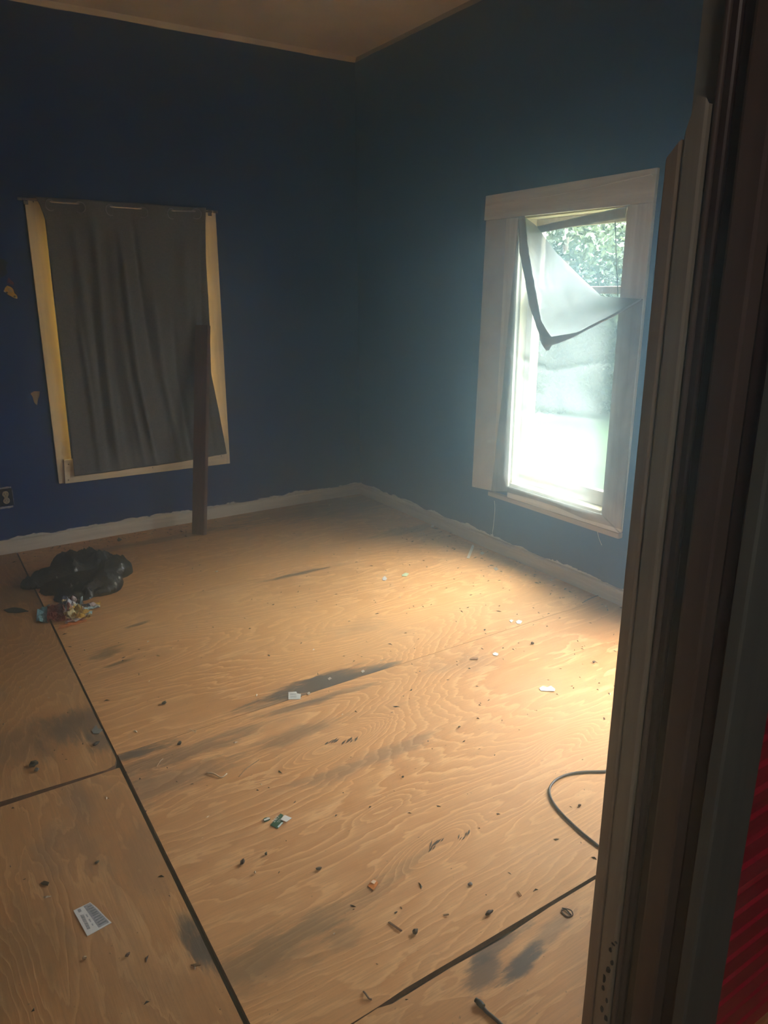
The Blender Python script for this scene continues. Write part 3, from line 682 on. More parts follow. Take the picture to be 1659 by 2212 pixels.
def cloth(u, v):
    p = (cT(u)*(1-v)+cB(u)*v) + (cL(v)*(1-u)+cR(v)*u) - (cT(0)*(1-u)*(1-v)+cT(1)*u*(1-v)+cB(0)*(1-u)*v+cB(1)*u*v)
    top = math.exp(-(v/0.10)**2)
    uu = u - 0.10*v*(1-u)                       # folds lean to the right as they fall
    fold = 0.0
    for (c, w, h, s0, s1) in [(0.10, .030, .010, 0, 1), (0.235, .024, .016, .0, 1), (0.33, .035, -.012, .05, 1), (0.46, .020, .018, .1, 1), (0.555, .018, -.013, .0, .6), (0.60, .026, .013, .25, 1),
                              (0.70, .022, -.010, .4, 1), (0.80, .050, .014, .0, .55), (0.86, .022, .012, .3, 1), (0.95, .02, -.008, 0, 1), (0.40, .02, .008, .5, 1), (0.16, .018, -.008, .3, 1), (0.05, .02, .008, .4, 1)]:
        cc = c + 0.04*math.sin(2.2*v+c*9)
        win = min(1, max(0, (v-s0)*6+0.15))*min(1, max(0, (s1-v)*5+0.2))
        fold += 1.9*h*math.exp(-((uu-cc)/w)**2)*win
    wr = 0.0025*nz(u*14+v*3, v*9) + 0.0015*nz(u*30, v*22)
    d = top*0.013*weave(p.x) + (1-top)*(fold+wr) + 0.012*v*(1-v)*4*0.6
    return Vector((p.x, -0.055-0.004 - d - 0.004*(1-top), p.z))
grid('cloth', cloth, 200, 150, M_curt, curtain, 0.0012)
M_ring = simple('grommet_metal', (0.42, 0.42, 0.42), 0.28, 0.1, metal=0.95)
for k, (x, y) in enumerate(G):
    c = wa(x, y, .062); s = 1 if k % 2 == 0 else -1
    n = 28; pts = []
    for i in range(n):
        a = 2*math.pi*i/n; lx = 0.029*math.cos(a)
        pts.append(Vector((c.x+lx*0.92, -0.060+s*lx*0.42-0.003, c.z+0.029*math.sin(a))))
    tube('grommet', pts, 0.0028, M_ring, curtain, 6, True)

# ================================================================== leaning plank
t = NT('dark_brown_plank')
g = t.noise(t.mapping(t.pos(), (60, 60, 3)), 1.0, 4); w2 = t.noise(t.pos(), 7, 4)
c = t.mix(t.smooth(g, 0.3, 0.7), (0.105, 0.046, 0.034), (0.16, 0.078, 0.058))
pp = wa(426, 955, .27)
mp = t.mapping(t.pos(), (0.022, 0.022, 0.045), tuple(pp), (0, 0, 0), 'TEXTURE')
ln = t.n('ShaderNodeVectorMath'); ln.operation = 'LENGTH'; t.l(mp, ln.inputs[0])
dd = t.math('ADD', ln.outputs['Value'], t.math('MULTIPLY', t.math('SUBTRACT', t.noise(t.pos(), 60, 4), 0.5), 2.2))
c = t.mix(t.smooth(dd, 0.75, 0.95, 0.8, 0.0), c, (0.30, 0.16, 0.13))
t.color(c); t.rough(0.6); t.bump(g, 0.3, 0.002); M_plank = t.m
b0p, b1p = fl(414.5, 1156), fl(444, 1159)
e = (b1p-b0p); e.z = 0; e = e.normalized()*0.089
t0p = wa(421.5, 704, .118)
up_ = (t0p-b0p); nrm = e.cross(up_).normalized(); nrm = nrm if nrm.y > 0 else -nrm
plank = tag(prism('plank', [b0p+Vector((0, 0, .001)), b0p+e+Vector((0, 0, .001)), t0p+e, t0p], nrm*0.036, M_plank, None, 0.002),
            'dark brown wooden plank leaning upright against the curtained window', 'plank')
# lift so the lowest corner of the tilted end rests on the floor
zmin = min(v.co.z for v in plank.data.vertices); plank.location.z = 0.001 - zmin

# ================================================================== things on the back wall
M_plate = simple('black_box_plastic', (0.012, 0.011, 0.011), 0.5, 0.2)
M_rec = simple('ivory_receptacle', (0.42, 0.34, 0.20), 0.45, 0.1)
M_whitep = simple('smeared_white_paint', (0.42, 0.43, 0.44), 0.7, 0.2, 60)
oc = wa(12.5, 1074, 0)
outlet = tag(empty('wall_outlet', oc), 'uncovered ivory duplex outlet in a black box low on the blue wall', 'outlet')
box('outlet_box', (oc.x-.052, -.004, oc.z-.052), (oc.x+.038, -.0004, oc.z+.052), M_plate, outlet, .001)
bm = bmesh.new()
for dz in (-.020, .020):
    r = bmesh.ops.create_cone(bm, cap_ends=True, segments=20, radius1=.0185, radius2=.0175, depth=.010)['verts']
    bmesh.ops.rotate(bm, cent=(0, 0, 0), matrix=Matrix.Rotation(math.pi/2, 3, 'X'), verts=r)
    bmesh.ops.translate(bm, vec=Vector((oc.x, -.009, oc.z+dz)), verts=r)
add_box(bm, (oc.x-.010, -.012, oc.z-.02), (oc.x+.010, -.004, oc.z+.02), .001)
rec = build('receptacle', bm, M_rec, outlet)
for dz in (-.020, .020):
    for dx, dd_ in ((-.007, 0.003), (.007, 0.003), (0, -.009)):
        box('slot', (oc.x+dx-.0018, -.0146, oc.z+dz+dd_-.0042), (oc.x+dx+.0018, -.0138, oc.z+dz+dd_+.0042), M_plate, rec)
for nm, a, b in (('paint_smear', (-.05, .052), (.036, .062)), ('paint_smear', (-.05, -.068), (.032, -.056)), ('paint_smear', (.036, -.05), (.041, .04))):
    k = 16; up1 = []; lo1 = []
    for i in range(k+1):
        f = i/k
        if a[0] == .036: x = oc.x+a[0]; z = oc.z+a[1]+(b[1]-a[1])*f; up1.append((x+.004+.003*nz(f*5, 2), z)); lo1.append((x+.0005, z))
        else: x = oc.x+a[0]+(b[0]-a[0])*f; up1.append((x, oc.z+b[1]+.005*nz(f*6, a[1]*40))); lo1.append((x, oc.z+a[1]+.004*nz(f*5, 8)))
    prism(nm, [Vector((x, -.0006, z)) for x, z in up1+lo1[::-1]], (0, -.0014, 0), M_whitep, outlet)

# sticker shaped like a small yellow car, with a red scrap above it
def wall_shape(px_pts, o0, th, mat, name, parent):
    return prism(name, [wa(x, y, o0) for x, y in px_pts], (0, -th, 0), mat, parent)
def Q(X, Y): return (X/13.825, 540+Y/13.825)
car = tag(empty('car_sticker', wa(22, 628, 0)), 'small yellow car sticker on the dark wall left of the curtained window', 'sticker')
M_yel = simple('sticker_yellow', (0.62, 0.36, 0.03), 0.45, 0.12); M_wh = simple('sticker_white', (0.75, 0.72, 0.66), 0.5, 0.1); M_blk = simple('sticker_dark', (0.03, 0.02, 0.02), 0.5, 0.1); M_pk = simple('sticker_pale', (0.45, 0.36, 0.25), 0.5, 0.3, 90)
wall_shape([Q(*q) for q in [(120, 1215), (150, 1130), (215, 1060), (330, 1110), (400, 1180), (425, 1290), (500, 1350), (530, 1420), (510, 1460), (420, 1430), (210, 1315)]], .0005, .0015, M_yel, 'car_body', car)
car_body = car.children[0]
wall_shape([Q(*q) for q in [(230, 1135), (300, 1150), (370, 1210), (380, 1280), (300, 1240), (235, 1190)]], .0021, .0006, M_pk, 'car_window', car_body)
for c0 in ((205, 1275), (435, 1390)):
    pts = [Q(c0[0]+34*math.cos(a), c0[1]+30*math.sin(a)) for a in [2*math.pi*i/12 for i in range(12)]]
    wall_shape(pts, .0021, .0006, M_blk, 'wheel', car_body)
wall_shape([Q(*q) for q in [(105, 1205), (170, 1240), (170, 1275), (110, 1240)]], .0021, .0006, M_wh, 'bumper', car_body)
wall_shape([Q(*q) for q in [(470, 1405), (520, 1430), (510, 1462), (470, 1440)]], .0021, .0006, M_wh, 'bumper', car_body)
tag(wall_shape([Q(*q) for q in [(225, 880), (262, 815), (300, 880), (395, 960), (425, 1010), (390, 1060), (320, 1020), (270, 975), (215, 985)]], .0005, .0014, simple('red_scrap', (0.16, 0.008, 0.02), 0.5, 0.5, 120), 'sticker_scrap', None),
    'torn dark red sticker scrap just above the yellow car sticker', 'sticker scrap')
tag(wall_shape([(-8, 556), (8, 560), (17, 567), (12, 578), (16, 590), (7, 598), (-8, 602)], .0005, .0008, simple('black_residue', (0.008, 0.008, 0.009), 0.8, 0.3, 80), 'wall_smudge', None),
    'black sticky smudge on the wall above the red sticker scrap', 'smudge')
tag(wall_shape([(66, 850), (74, 845), (86, 845), (85, 856), (82, 862), (80, 875), (74, 870), (71, 858)], .0004, .0010, simple('bare_tan_patch', (0.30, 0.21, 0.13), 0.8, 0.1), 'paint_chip', None),
    'bare tan chip in the blue paint beside the left window casing', 'paint chip')

# ================================================================== black bag and wrapper
def heightfield(name, lobes, mat, bounds, step, crumple, parent=None, seed=0.0, folds=False):
    x0, x1, y0, y1 = bounds; nx = int((x1-x0)/step); ny = int((y1-y0)/step)
    hs = {}
    for j in range(ny+1):
        for i in range(nx+1):
            x = x0+i*step; y = y0+j*step
            wx = x+0.018*nz(x*9, y*9, seed)+0.006*nz(x*28, y*28, seed+3); wy = y+0.018*nz(x*9+7, y*9, seed)
            h = -1
            for (cx_, cy_, rx, ry, a, hh, pw) in lobes:
                dx, dy = wx-cx_, wy-cy_; c_, s_ = math.cos(a), math.sin(a)
                d = ((dx*c_+dy*s_)/rx)**2+((-dx*s_+dy*c_)/ry)**2
                if d < 1: h = max(h, hh*(1-d)**pw)
            if h > 0:
                edge = min(1, h/0.02)
                rid = 1-abs(nz(x*22+y*8, y*20, seed+5))*2; rid2 = 1-abs(nz(x*50-y*20, y*46, seed+8))*2
                if folds:      # long sharp folds running across the bag
                    h *= 0.80+0.36*(1-abs(nz(x*6.5+y*9.0, y*6.5-x*5.0, seed+11))*2.4)
                h += edge*crumple*(0.9*rid+0.45*rid2+0.25*nz(x*120, y*110, seed)) ; h = max(h, 0.003)
            hs[i, j] = h
    bm = bmesh.new(); top = {}; bot = {}
    cells = [(i, j) for j in range(ny) for i in range(nx) if all(hs[a] > 0 for a in ((i, j), (i+1, j), (i+1, j+1), (i, j+1)))]
    cs = set(cells)
    for (i, j) in cells:
        for q in ((i, j), (i+1, j), (i+1, j+1), (i, j+1)):
            if q not in top:
                x, y = x0+q[0]*step, y0+q[1]*step
                j_ = 0.3*step
                top[q] = bm.verts.new((x+j_*nz(x*60, y*60), y+j_*nz(x*60, y*60+9), hs[q]))
                bot[q] = bm.verts.new((x, y, 0.001))
    for (i, j) in cells:
        q = [(i, j), (i+1, j), (i+1, j+1), (i, j+1)]
        bm.faces.new([top[a] for a in q]); bm.faces.new([bot[a] for a in q[::-1]])
        for (a, b, nb) in ((q[0], q[1], (i, j-1)), (q[1], q[2], (i+1, j)), (q[2], q[3], (i, j+1)), (q[3], q[0], (i-1, j))):
            if nb not in cs: bm.faces.new((top[a], bot[a], bot[b], top[b]))
    return build(name, bm, mat, parent, smooth=True)
t = NT('black_bin_bag_plastic')
t.color((0.016, 0.017, 0.020)); t.rough(0.22); t.p.inputs['Specular IOR Level'].default_value = 0.6
t.bump(t.math('ADD', t.noise(t.mapping(t.pos(), (30, 60, 40)), 1.0, 4, 0.6, 1.0), t.math('MULTIPLY', t.noise(t.pos(), 120, 3), 0.4)), 0.5, 0.006)
M_bag = t.m
bag = tag(heightfield('trash_bag', [(-2.13, -0.60, .165, .115, -0.35, .110, .42), (-2.23, -0.58, .120, .11, 0.2, .105, .55), (-2.36, -0.62, .150, .085, 0.25, .050, .60), (-2.03, -0.70, .085, .110, .4, .080, .42),
                           (-2.14, -0.87, .120, .135, -0.5, .070, .45), (-2.22, -0.80, .16, .12, .3, .055, .70), (-2.28, -0.91, .11, .11, .3, .020, .70), (-2.30, -0.76, .13, .10, .3, .028, .8)],
                  M_bag, (-2.58, -1.85, -1.15, -0.42), 0.006, 0.017, None, 2.0, True), 'crumpled black plastic trash bag on the floor near the left window', 'trash bag')
t = NT('printed_wrapper_colours')
vor = t.n('ShaderNodeTexVoronoi'); vor.inputs['Scale'].default_value = 26
wn2 = t.n('ShaderNodeTexNoise'); wn2.inputs['Scale'].default_value = 18; wn2.inputs['Detail'].default_value = 3; t.l(t.pos(), wn2.inputs['Vector'])
vm = t.n('ShaderNodeVectorMath'); vm.operation = 'MULTIPLY_ADD'; t.l(wn2.outputs['Color'], vm.inputs[0]); vm.inputs[1].default_value = (0.05, 0.05, 0.05); t.l(t.pos(), vm.inputs[2]); t.l(vm.outputs[0], vor.inputs['Vector'])
sp2 = t.n('ShaderNodeSeparateColor'); t.l(vor.outputs['Color'], sp2.inputs[0])
t.color(t.ramp(sp2.outputs[0], [(0, (0.42, 0.62, 0.70)), (0.16, (0.55, 0.55, 0.62)), (0.34, (0.60, 0.36, 0.05)), (0.46, (0.22, 0.012, 0.010)), (0.58, (0.10, 0.07, 0.055)), (0.70, (0.62, 0.55, 0.30)), (0.80, (0.50, 0.42, 0.45)), (0.90, (0.06, 0.08, 0.16))], 'CONSTANT'))
t.rough(0.4)
M_wrap = t.m
M_blue = simple('wrapper_pale_blue', (0.16, 0.36, 0.44), 0.45, 0.15); M_dred = simple('wrapper_dark_red', (0.16, 0.010, 0.010), 0.45, 0.3); M_orange = simple('wrapper_orange_print', (0.62, 0.18, 0.04), 0.5, 0.4, 300)
wrap = tag(empty('snack_wrapper', fl(140, 1330)), 'crumpled colourful snack wrapper lying against the black trash bag', 'wrapper')
def lamina(name, pxs, mat, parent, zf=0.006, amp=0.01, seed=0.0, th=0.0006, n=14):
    """thin crumpled piece: quad of four picture corners on the floor, subdivided and buckled"""
    A, B, Cc, D = [fl(*q) for q in pxs]
    def f(u, v):
        p = A.lerp(B, u).lerp(D.lerp(Cc, u), v)
        h = zf + amp*abs(nz(p.x*28+seed, p.y*28, seed))*1.6 + amp*0.5*abs(nz(p.x*70, p.y*70+seed, seed))
        e = 0.004*nz(p.x*60, p.y*60, seed)
        return Vector((p.x+e, p.y+e*0.6, h))
    return grid(name, f, n, n, mat, parent, th, smooth=False)
lamina('wrapper_end', [(82, 1318), (108, 1310), (104, 1348), (78, 1345)], M_blue, wrap, .003, .012, 1.0)
lamina('wrapper_body', [(104, 1312), (150, 1306), (142, 1344), (102, 1348)], M_dred, wrap, .004, .022, 2.0)
lamina('wrapper_body', [(134, 1300), (182, 1306), (180, 1338), (140, 1340)], M_wrap, wrap, .010, .040, 3.0, n=24)
lamina('wrapper_body', [(148, 1328), (202, 1322), (196, 1338), (140, 1352)], M_wrap, wrap, .004, .016, 4.0, n=20)
lamina('wrapper_end', [(178, 1308), (218, 1303), (216, 1314), (184, 1322)], M_wrap, wrap, .004, .016, 5.0)
lamina('wrapper_edge', [(130, 1352), (186, 1339), (188, 1343), (124, 1363)], M_orange, wrap, .002, .006, 6.0)

# ================================================================== papers on the floor
M_paper = simple('white_paper', (0.66, 0.66, 0.64), 0.7, 0.05, 20); M_print = simple('grey_print', (0.16, 0.17, 0.19), 0.8, 0.1); M_greyp = simple('grey_printed_band', (0.30, 0.31, 0.34), 0.7, 0.3, 160)
def plate(name, pxs, mat, parent=None, z=0.0012, th=0.0010, tilt=0.0):
    pts = [fl(*q) for q in pxs]; x0 = min(p.x for p in pts); x1 = max(p.x for p in pts)
    pts = [Vector((p.x, p.y, z+tilt*(p.x-x0)/max(x1-x0, 1e-6))) for p in pts]
    return prism(name, pts, (0, 0, th), mat, parent)
def L2(X, Y): return (X/2.9625, 1700+Y/2.9625)
lab = tag(empty('paper_label', fl(200, 1985)), 'torn white paper label with barcode lying on the nearest left plywood sheet', 'label')
plate('paper', [L2(*q) for q in [(470, 795), (578, 742), (620, 775), (680, 840), (716, 872), (560, 958)]], M_paper, lab)
plate('printed_band', [L2(*q) for q in [(535, 768), (578, 746), (690, 858), (700, 872), (632, 905)]], M_greyp, lab, z=.00225, th=.0002)
def strips(name, corners, n, frac, mat, parent, z=.0023, along=True, skip=None):
    A, B, Cc, D = [fl(*q) for q in corners]; bm = bmesh.new()
    for i in range(n):
        if skip and (i % skip == skip-1): continue
        a, b = i/n, (i+frac*(0.6+0.8*random.random()*0.9))/n
        q = [A.lerp(D, a), B.lerp(Cc, a), B.lerp(Cc, b), A.lerp(D, b)]
        vs = [bm.verts.new((p.x, p.y, z)) for p in q]; f = bm.faces.new(vs)
    r = bmesh.ops.extrude_face_region(bm, geom=bm.faces[:]); bmesh.ops.translate(bm, vec=(0, 0, .0002), verts=[g for g in r['geom'] if isinstance(g, bmesh.types.BMVert)])
    return build(name, bm, mat, parent)
strips('barcode', [L2(513, 826), L2(536, 820), L2(580, 910), L2(560, 918)], 22, .55, M_print, lab)
strips('printed_text', [L2(548, 822), L2(556, 818), L2(612, 908), L2(604, 912)], 3, .5, M_greyp, lab)
strips('printed_text', [L2(560, 770), L2(585, 760), L2(690, 870), L2(640, 900)], 9, .45, M_print, lab, z=.0026)
plate('emblem', [L2(*q) for q in [(495, 790), (515, 783), (524, 800), (505, 810)]], M_greyp, lab, z=.0023, th=.0002)
txt = tag(empty('paper_slip', fl(635, 1503)), 'small square printed slip on the grey stain in mid floor', 'paper slip')
plate('paper', [(623, 1496), (640, 1495), (642, 1499), (650, 1500), (649, 1511), (623, 1512)], simple('aged_paper', (0.50, 0.52, 0.50), 0.7, 0.06), txt)
strips('printed_text', [(627, 1499), (640, 1499), (641, 1509), (627, 1510)], 5, .4, M_print, txt)
# 24/7 card
def G8(X, Y): return (540+X/11.85, 1720+Y/11.85)
M_green = simple('card_green', (0.010, 0.085, 0.045), 0.4, 0.08); M_cyan = simple('card_pale_band', (0.50, 0.62, 0.66), 0.5, 0.05)
card = tag(empty('printed_card', fl(600, 1777)), 'torn green card printed 24/7 with a white folded corner', 'card')
plate('card_face', [G8(*q) for q in [(520, 755), (780, 462), (855, 500), (800, 600), (860, 690), (710, 845)]], M_green, card, z=.002, th=.0012)
plate('pale_band', [G8(*q) for q in [(700, 805), (810, 690), (862, 690), (735, 825)]], M_cyan, card, z=.0033, th=.0003)
plate('white_corner', [G8(*q) for q in [(780, 640), (895, 530), (1075, 605), (930, 705)]], M_paper, card, z=.006, th=.0012)
def text_mesh(name, s, mat, parent, origin, xdir, ydir, size, z):
    cu = bpy.data.curves.new(name, 'FONT'); cu.body = s; cu.size = 1.0; cu.extrude = 0.0
    tmp = bpy.data.objects.new('t', cu); C.objects.link(tmp)
    me = bpy.data.meshes.new_from_object(tmp.evaluated_get(bpy.context.evaluated_depsgraph_get()))
    bpy.data.objects.remove(tmp)
    for v in me.vertices:
        p = origin + xdir*(v.co.x*size) + ydir*(v.co.y*size); v.co = (p.x, p.y, z)
    return link(name, me, mat, parent)
o1, o2 = fl(*G8(625, 700)), fl(*G8(760, 560)); xd = (o2-o1); ln_ = xd.length; xd.normalize(); yd = Vector((-xd.y, xd.x, 0))
text_mesh('printed_numerals', '24/7', M_paper, card, o1, xd, yd, ln_*0.62, .00345)
strips('printed_text', [G8(690, 680), G8(700, 690), G8(790, 610), G8(780, 600)][0:4], 1, .9, M_cyan, card, z=.0033)
strips('printed_text', [G8(730, 690), G8(738, 698), G8(800, 645), G8(792, 637)], 1, .9, M_cyan, card, z=.0033)
ch = tag(empty('card_fragment', fl(576, 1772)), 'tiny torn fragment of green and white card left of the green card', 'card scrap')
plate('fragment_back', [G8(*q) for q in [(345, 600), (400, 570), (480, 560), (520, 600), (470, 640), (370, 675)]], M_green, ch, z=.001, th=.003)
plate('fragment_front', [G8(*q) for q in [(360, 625), (420, 605), (440, 580), (500, 575), (515, 605), (460, 630), (370, 660)]], M_paper, ch, z=.0042, th=.0008)
def L4(X, Y): return (540+X/2.0738, 1700+Y/2.0738)
og = tag(empty('candy_wrapper', fl(805, 1914)), 'small orange wrapper scrap on the floor below the green card', 'wrapper')
plate('wrapper_piece', [L4(*q) for q in [(527, 446), (545, 424), (562, 422), (575, 440), (553, 466)]], simple('orange_foil', (0.62, 0.20, 0.04), 0.4, 0.25, 120), og, z=.0012, th=.0015, tilt=.004)
plate('wrapper_piece', [L4(*q) for q in [(540, 436), (552, 424), (566, 430), (556, 444)]], simple('orange_foil_pale', (0.70, 0.50, 0.34), 0.4, 0.15), og, z=.0062, th=.0008)

flat_things = [
    ('paper_scrap', [(1165, 1488), (1172, 1484), (1182, 1487), (1190, 1484), (1199, 1491), (1198, 1495), (1180, 1494), (1168, 1493)], (0.80, 0.82, 0.84), 'bright white torn paper scrap on right side of the floor', 'paper scrap'),
    ('wood_strip', [(1019, 1180), (1022, 1178), (1024, 1182), (1014, 1207), (1008, 1206)], (0.72, 0.68, 0.62), 'white painted sliver of wood near the right baseboard', 'wood sliver'),
    ('paper_scrap', [(868, 1243), (876, 1239), (883, 1241), (878, 1246), (869, 1245)], (0.40, 0.52, 0.36), 'green and white paper scrap near the far corner, right one of two', 'paper scrap'),
    ('paper_scrap', [(826, 1250), (831, 1246), (836, 1251), (832, 1255), (827, 1254)], (0.52, 0.50, 0.50), 'pale grey paper scrap near the far corner, left one of two', 'paper scrap'),
    ('wood_chip', [(1064, 1413), (1070, 1411), (1077, 1415), (1074, 1418), (1066, 1416)], (0.70, 0.70, 0.66), 'small white painted wood chip mid floor on the right', 'wood chip'),
    ('wood_chip', [(1015, 1424), (1020, 1422), (1033, 1423), (1032, 1426), (1016, 1426)], (0.22, 0.10, 0.045), 'small brown splinter left of the white painted chip', 'wood splinter'),
    ('plaster_flake', [(1100, 1342), (1104, 1340), (1109, 1342), (1105, 1346)], (0.74, 0.70, 0.62), 'small white plaster flake, left of a pair before right baseboard', 'plaster flake'),
    ('plaster_flake', [(1114, 1344), (1120, 1341), (1128, 1344), (1124, 1349), (1117, 1348)], (0.74, 0.70, 0.62), 'larger white plaster flake, right of a pair before right baseboard', 'plaster flake'),
    ('plaster_flake', [(1036, 1196), (1041, 1193), (1047, 1196), (1042, 1199)], (0.52, 0.48, 0.42), 'dull plaster flake right of the white wood sliver', 'plaster flake'),
    ('plaster_flake', [(1066, 1229), (1071, 1227), (1077, 1231), (1071, 1233)], (0.30, 0.31, 0.34), 'bluish paint flake near the right baseboard', 'paint flake'),
    ('plaster_flake', [(930, 1137), (936, 1135), (938, 1139), (933, 1140)], (0.60, 0.56, 0.50), 'tiny pale flake by right baseboard in the far corner shade', 'plaster flake'),
    ('plaster_flake', [(663, 1499), (668, 1497), (671, 1500), (666, 1502)], (0.55, 0.53, 0.48), 'pale crumb on grey stain right of the printed slip', 'plaster flake'),
    ('plaster_flake', [(708, 1467), (713, 1465), (717, 1468), (711, 1470)], (0.50, 0.48, 0.44), 'pale crumb in the middle of the grey stain', 'plaster flake'),
    ('plaster_flake', [(780, 1451), (785, 1449), (788, 1452), (783, 1454)], (0.52, 0.50, 0.46), 'pale crumb at right end of the grey stain', 'plaster flake'),
    ('leaf_litter', [(8, 1318), (30, 1313), (45, 1315), (62, 1322), (40, 1325), (18, 1324)], (0.030, 0.036, 0.030), 'flattened dark leafy smear left of the snack wrapper', 'leaf litter'),
    ('foil_scrap', [(198, 1580), (208, 1568), (212, 1576), (222, 1578), (214, 1586), (202, 1586)], (0.17, 0.19, 0.19), 'grey blue foil scrap beside the long floor joint', 'foil scrap'),
    ('bark_flake', [(88, 1909), (96, 1905), (107, 1909), (104, 1915), (92, 1913)], (0.06, 0.045, 0.03), 'brown bark flake above the barcode label', 'bark flake'),
    ('wood_splinter', [(412, 2086), (425, 2084), (434, 2088), (421, 2090)], (0.15, 0.085, 0.04), 'brown splinter beside long joint at the bottom', 'wood splinter'),
    ('wood_splinter', [(838, 1994), (842, 1993), (869, 2013), (866, 2015)], (0.16, 0.08, 0.04), 'thin brown splinter above the wide dark floor gap', 'wood splinter'),
    ('wood_splinter', [(957, 1977), (970, 1977), (970, 1979), (958, 1980)], (0.20, 0.11, 0.05), 'short tan splinter left of the dark curled leaf', 'wood splinter'),
    ('wood_splinter', [(1116, 1929), (1120, 1928), (1127, 1937), (1124, 1938)], (0.45, 0.27, 0.13), 'pale thin splinter above right end of the wide floor gap', 'wood splinter'),
]
for nm, px, col, lb, cat in flat_things:
    tag(plate(nm, px, simple(nm+'_colour', col, 0.6, 0.2, 150), None, z=.0010, th=.0022, tilt=.0025), lb, cat)

# lumps: irregular little crumbs standing off the floor
def lump(name, px, py, w, hgt, col, lb, cat, seed, aspect=1.0, ang=0.0):
    s = mpp(px, py)*w/2; c = fl(px, py); bm = bmesh.new()
    bmesh.ops.create_icosphere(bm, subdivisions=2, radius=1.0)
    R = Matrix.Rotation(ang, 3, 'Z')
    for v in bm.verts:
        k = 1+0.55*nz(v.co.x*1.7+seed, v.co.y*1.7, v.co.z*1.7+seed)
        q = R @ Vector((v.co.x*s*k, v.co.y*s*k*aspect, v.co.z*s*hgt*k)); v.co = q+c
    z0 = min(v.co.z for v in bm.verts)
    for v in bm.verts: v.co.z += 0.0008-z0
    return tag(build(name, bm, simple(name+'_colour', col, 0.7, 0.35, 200), None), lb, cat)
K = (0.018, 0.013, 0.010)
lumps = [
    ('dead_bug', 355, 1521, 11, .6, K, 'small black dead bug on the mid floor near the long joint', 'bug', .6, .3),
    ('debris_lump', 388, 1609, 11, .7, K, 'black crumb at right end of the grey patch by the joint', 'debris', .6, .5),
    ('debris_lump', 74, 1655, 18, .6, K, 'black clump on the left sheet above the dark cross joint', 'debris', .9, .2),
    ('debris_lump', 80, 1666, 12, .6, (0.09, 0.085, 0.08), 'grey ash clump just under the black clump on left sheet', 'debris', .7, .9),
    ('debris_lump', 208, 1609, 16, .4, K, 'flat black crumb below the foil scrap', 'debris', .45, .5),
    ('debris_lump', 524, 1866, 14, .7, (0.035, 0.020, 0.015), 'dark brown crumb below left of the green card', 'debris', .6, .6),
    ('pebble', 551, 1888, 8, .8, (0.45, 0.36, 0.26), 'tan pebble just right of the dark brown crumb', 'pebble', .5, 1.2),
    ('debris_lump', 688, 1880, 12, .6, (0.05, 0.025, 0.018), 'brown crumb left of the orange wrapper scrap', 'debris', .5, -.4),
    ('debris_lump', 575, 1847, 8, .8, (0.05, 0.055, 0.04), 'dark green crumb below the green card', 'debris', .7, .9),
    ('debris_lump', 897, 2017, 12, .9, (0.030, 0.022, 0.018), 'dark fuzzy crumb below the orange scrap, above wide gap', 'debris', .9, .1),
    ('curled_leaf', 1056, 1976, 19, .5, (0.045, 0.022, 0.015), 'dark curled leaf above the wide floor gap', 'leaf', .45, .0),
    ('debris_lump', 1016, 1912, 11, .5, (0.17, 0.15, 0.14), 'grey lint crumb above the dark curled leaf', 'debris', .8, .0),
    ('debris_lump', 1150, 1392, 8, .7, (0.06, 0.035, 0.02), 'brown crumb right of the white painted chip', 'debris', .8, .0),
    ('debris_lump', 1283, 1432, 7, .7, (0.09, 0.05, 0.03), 'brown crumb near the doorway edge on the right', 'debris', .8, .0),
    ('debris_lump', 1252, 1742, 7, .7, (0.06, 0.035, 0.02), 'brown crumb inside the cable loop', 'debris', .8, .0),
    ('debris_lump', 992, 1572, 6, .7, (0.09, 0.06, 0.03), 'tiny brown crumb in the middle of the near sheet', 'debris', .8, .0),
    ('debris_lump', 870, 1680, 6, .7, K, 'tiny black crumb in the middle of the near sheet', 'debris', .8, .0),
    ('peanut_shell', 276, 2066, 12, .6, (0.055, 0.022, 0.02), 'dark reddish nut shell right of the barcode label', 'nut shell', .55, .4),
    ('pebble', 183, 2073, 9, .8, (0.42, 0.32, 0.20), 'tan pebble below the barcode label', 'pebble', .7, .0),
    ('pebble', 722, 2019, 5, .8, (0.50, 0.45, 0.38), 'tiny pale pebble left of the dark fuzzy crumb', 'pebble', .7, .0),
    ('debris_lump', 855, 1973, 7, .5, (0.05, 0.03, 0.02), 'small brown crumb below the orange wrapper scrap', 'debris', .6, .0),
    ('debris_lump', 1047, 1362+0, 5, .7, (0.06, 0.035, 0.02), 'tiny brown crumb above the small white wood chip', 'debris', .8, .0),
    ('debris_lump', 1296, 1278, 9, .5, (0.09, 0.04, 0.03), 'reddish crumb against the right baseboard near the doorway', 'debris', .6, .2),
    ('debris_lump', 258, 1170, 10, .6, (0.04, 0.025, 0.018), 'dark crumb near the back baseboard behind the trash bag', 'debris', .7, .2),
    ('debris_lump', 468, 1236, 6, .6, (0.45, 0.40, 0.30), 'pale crumb on far floor right of the trash bag', 'debris', .7, .2),
    ('debris_lump', 210, 1865, 10, .5, (0.06, 0.05, 0.035), 'dark brown crumb above right of the barcode label', 'debris', .6, .4),
]
for i, (nm, x, y, w, hg, col, lb, cat, asp, an) in enumerate(lumps):
    lump(nm, x, y, w, hg, col, lb, cat, i*3.1, asp, an)
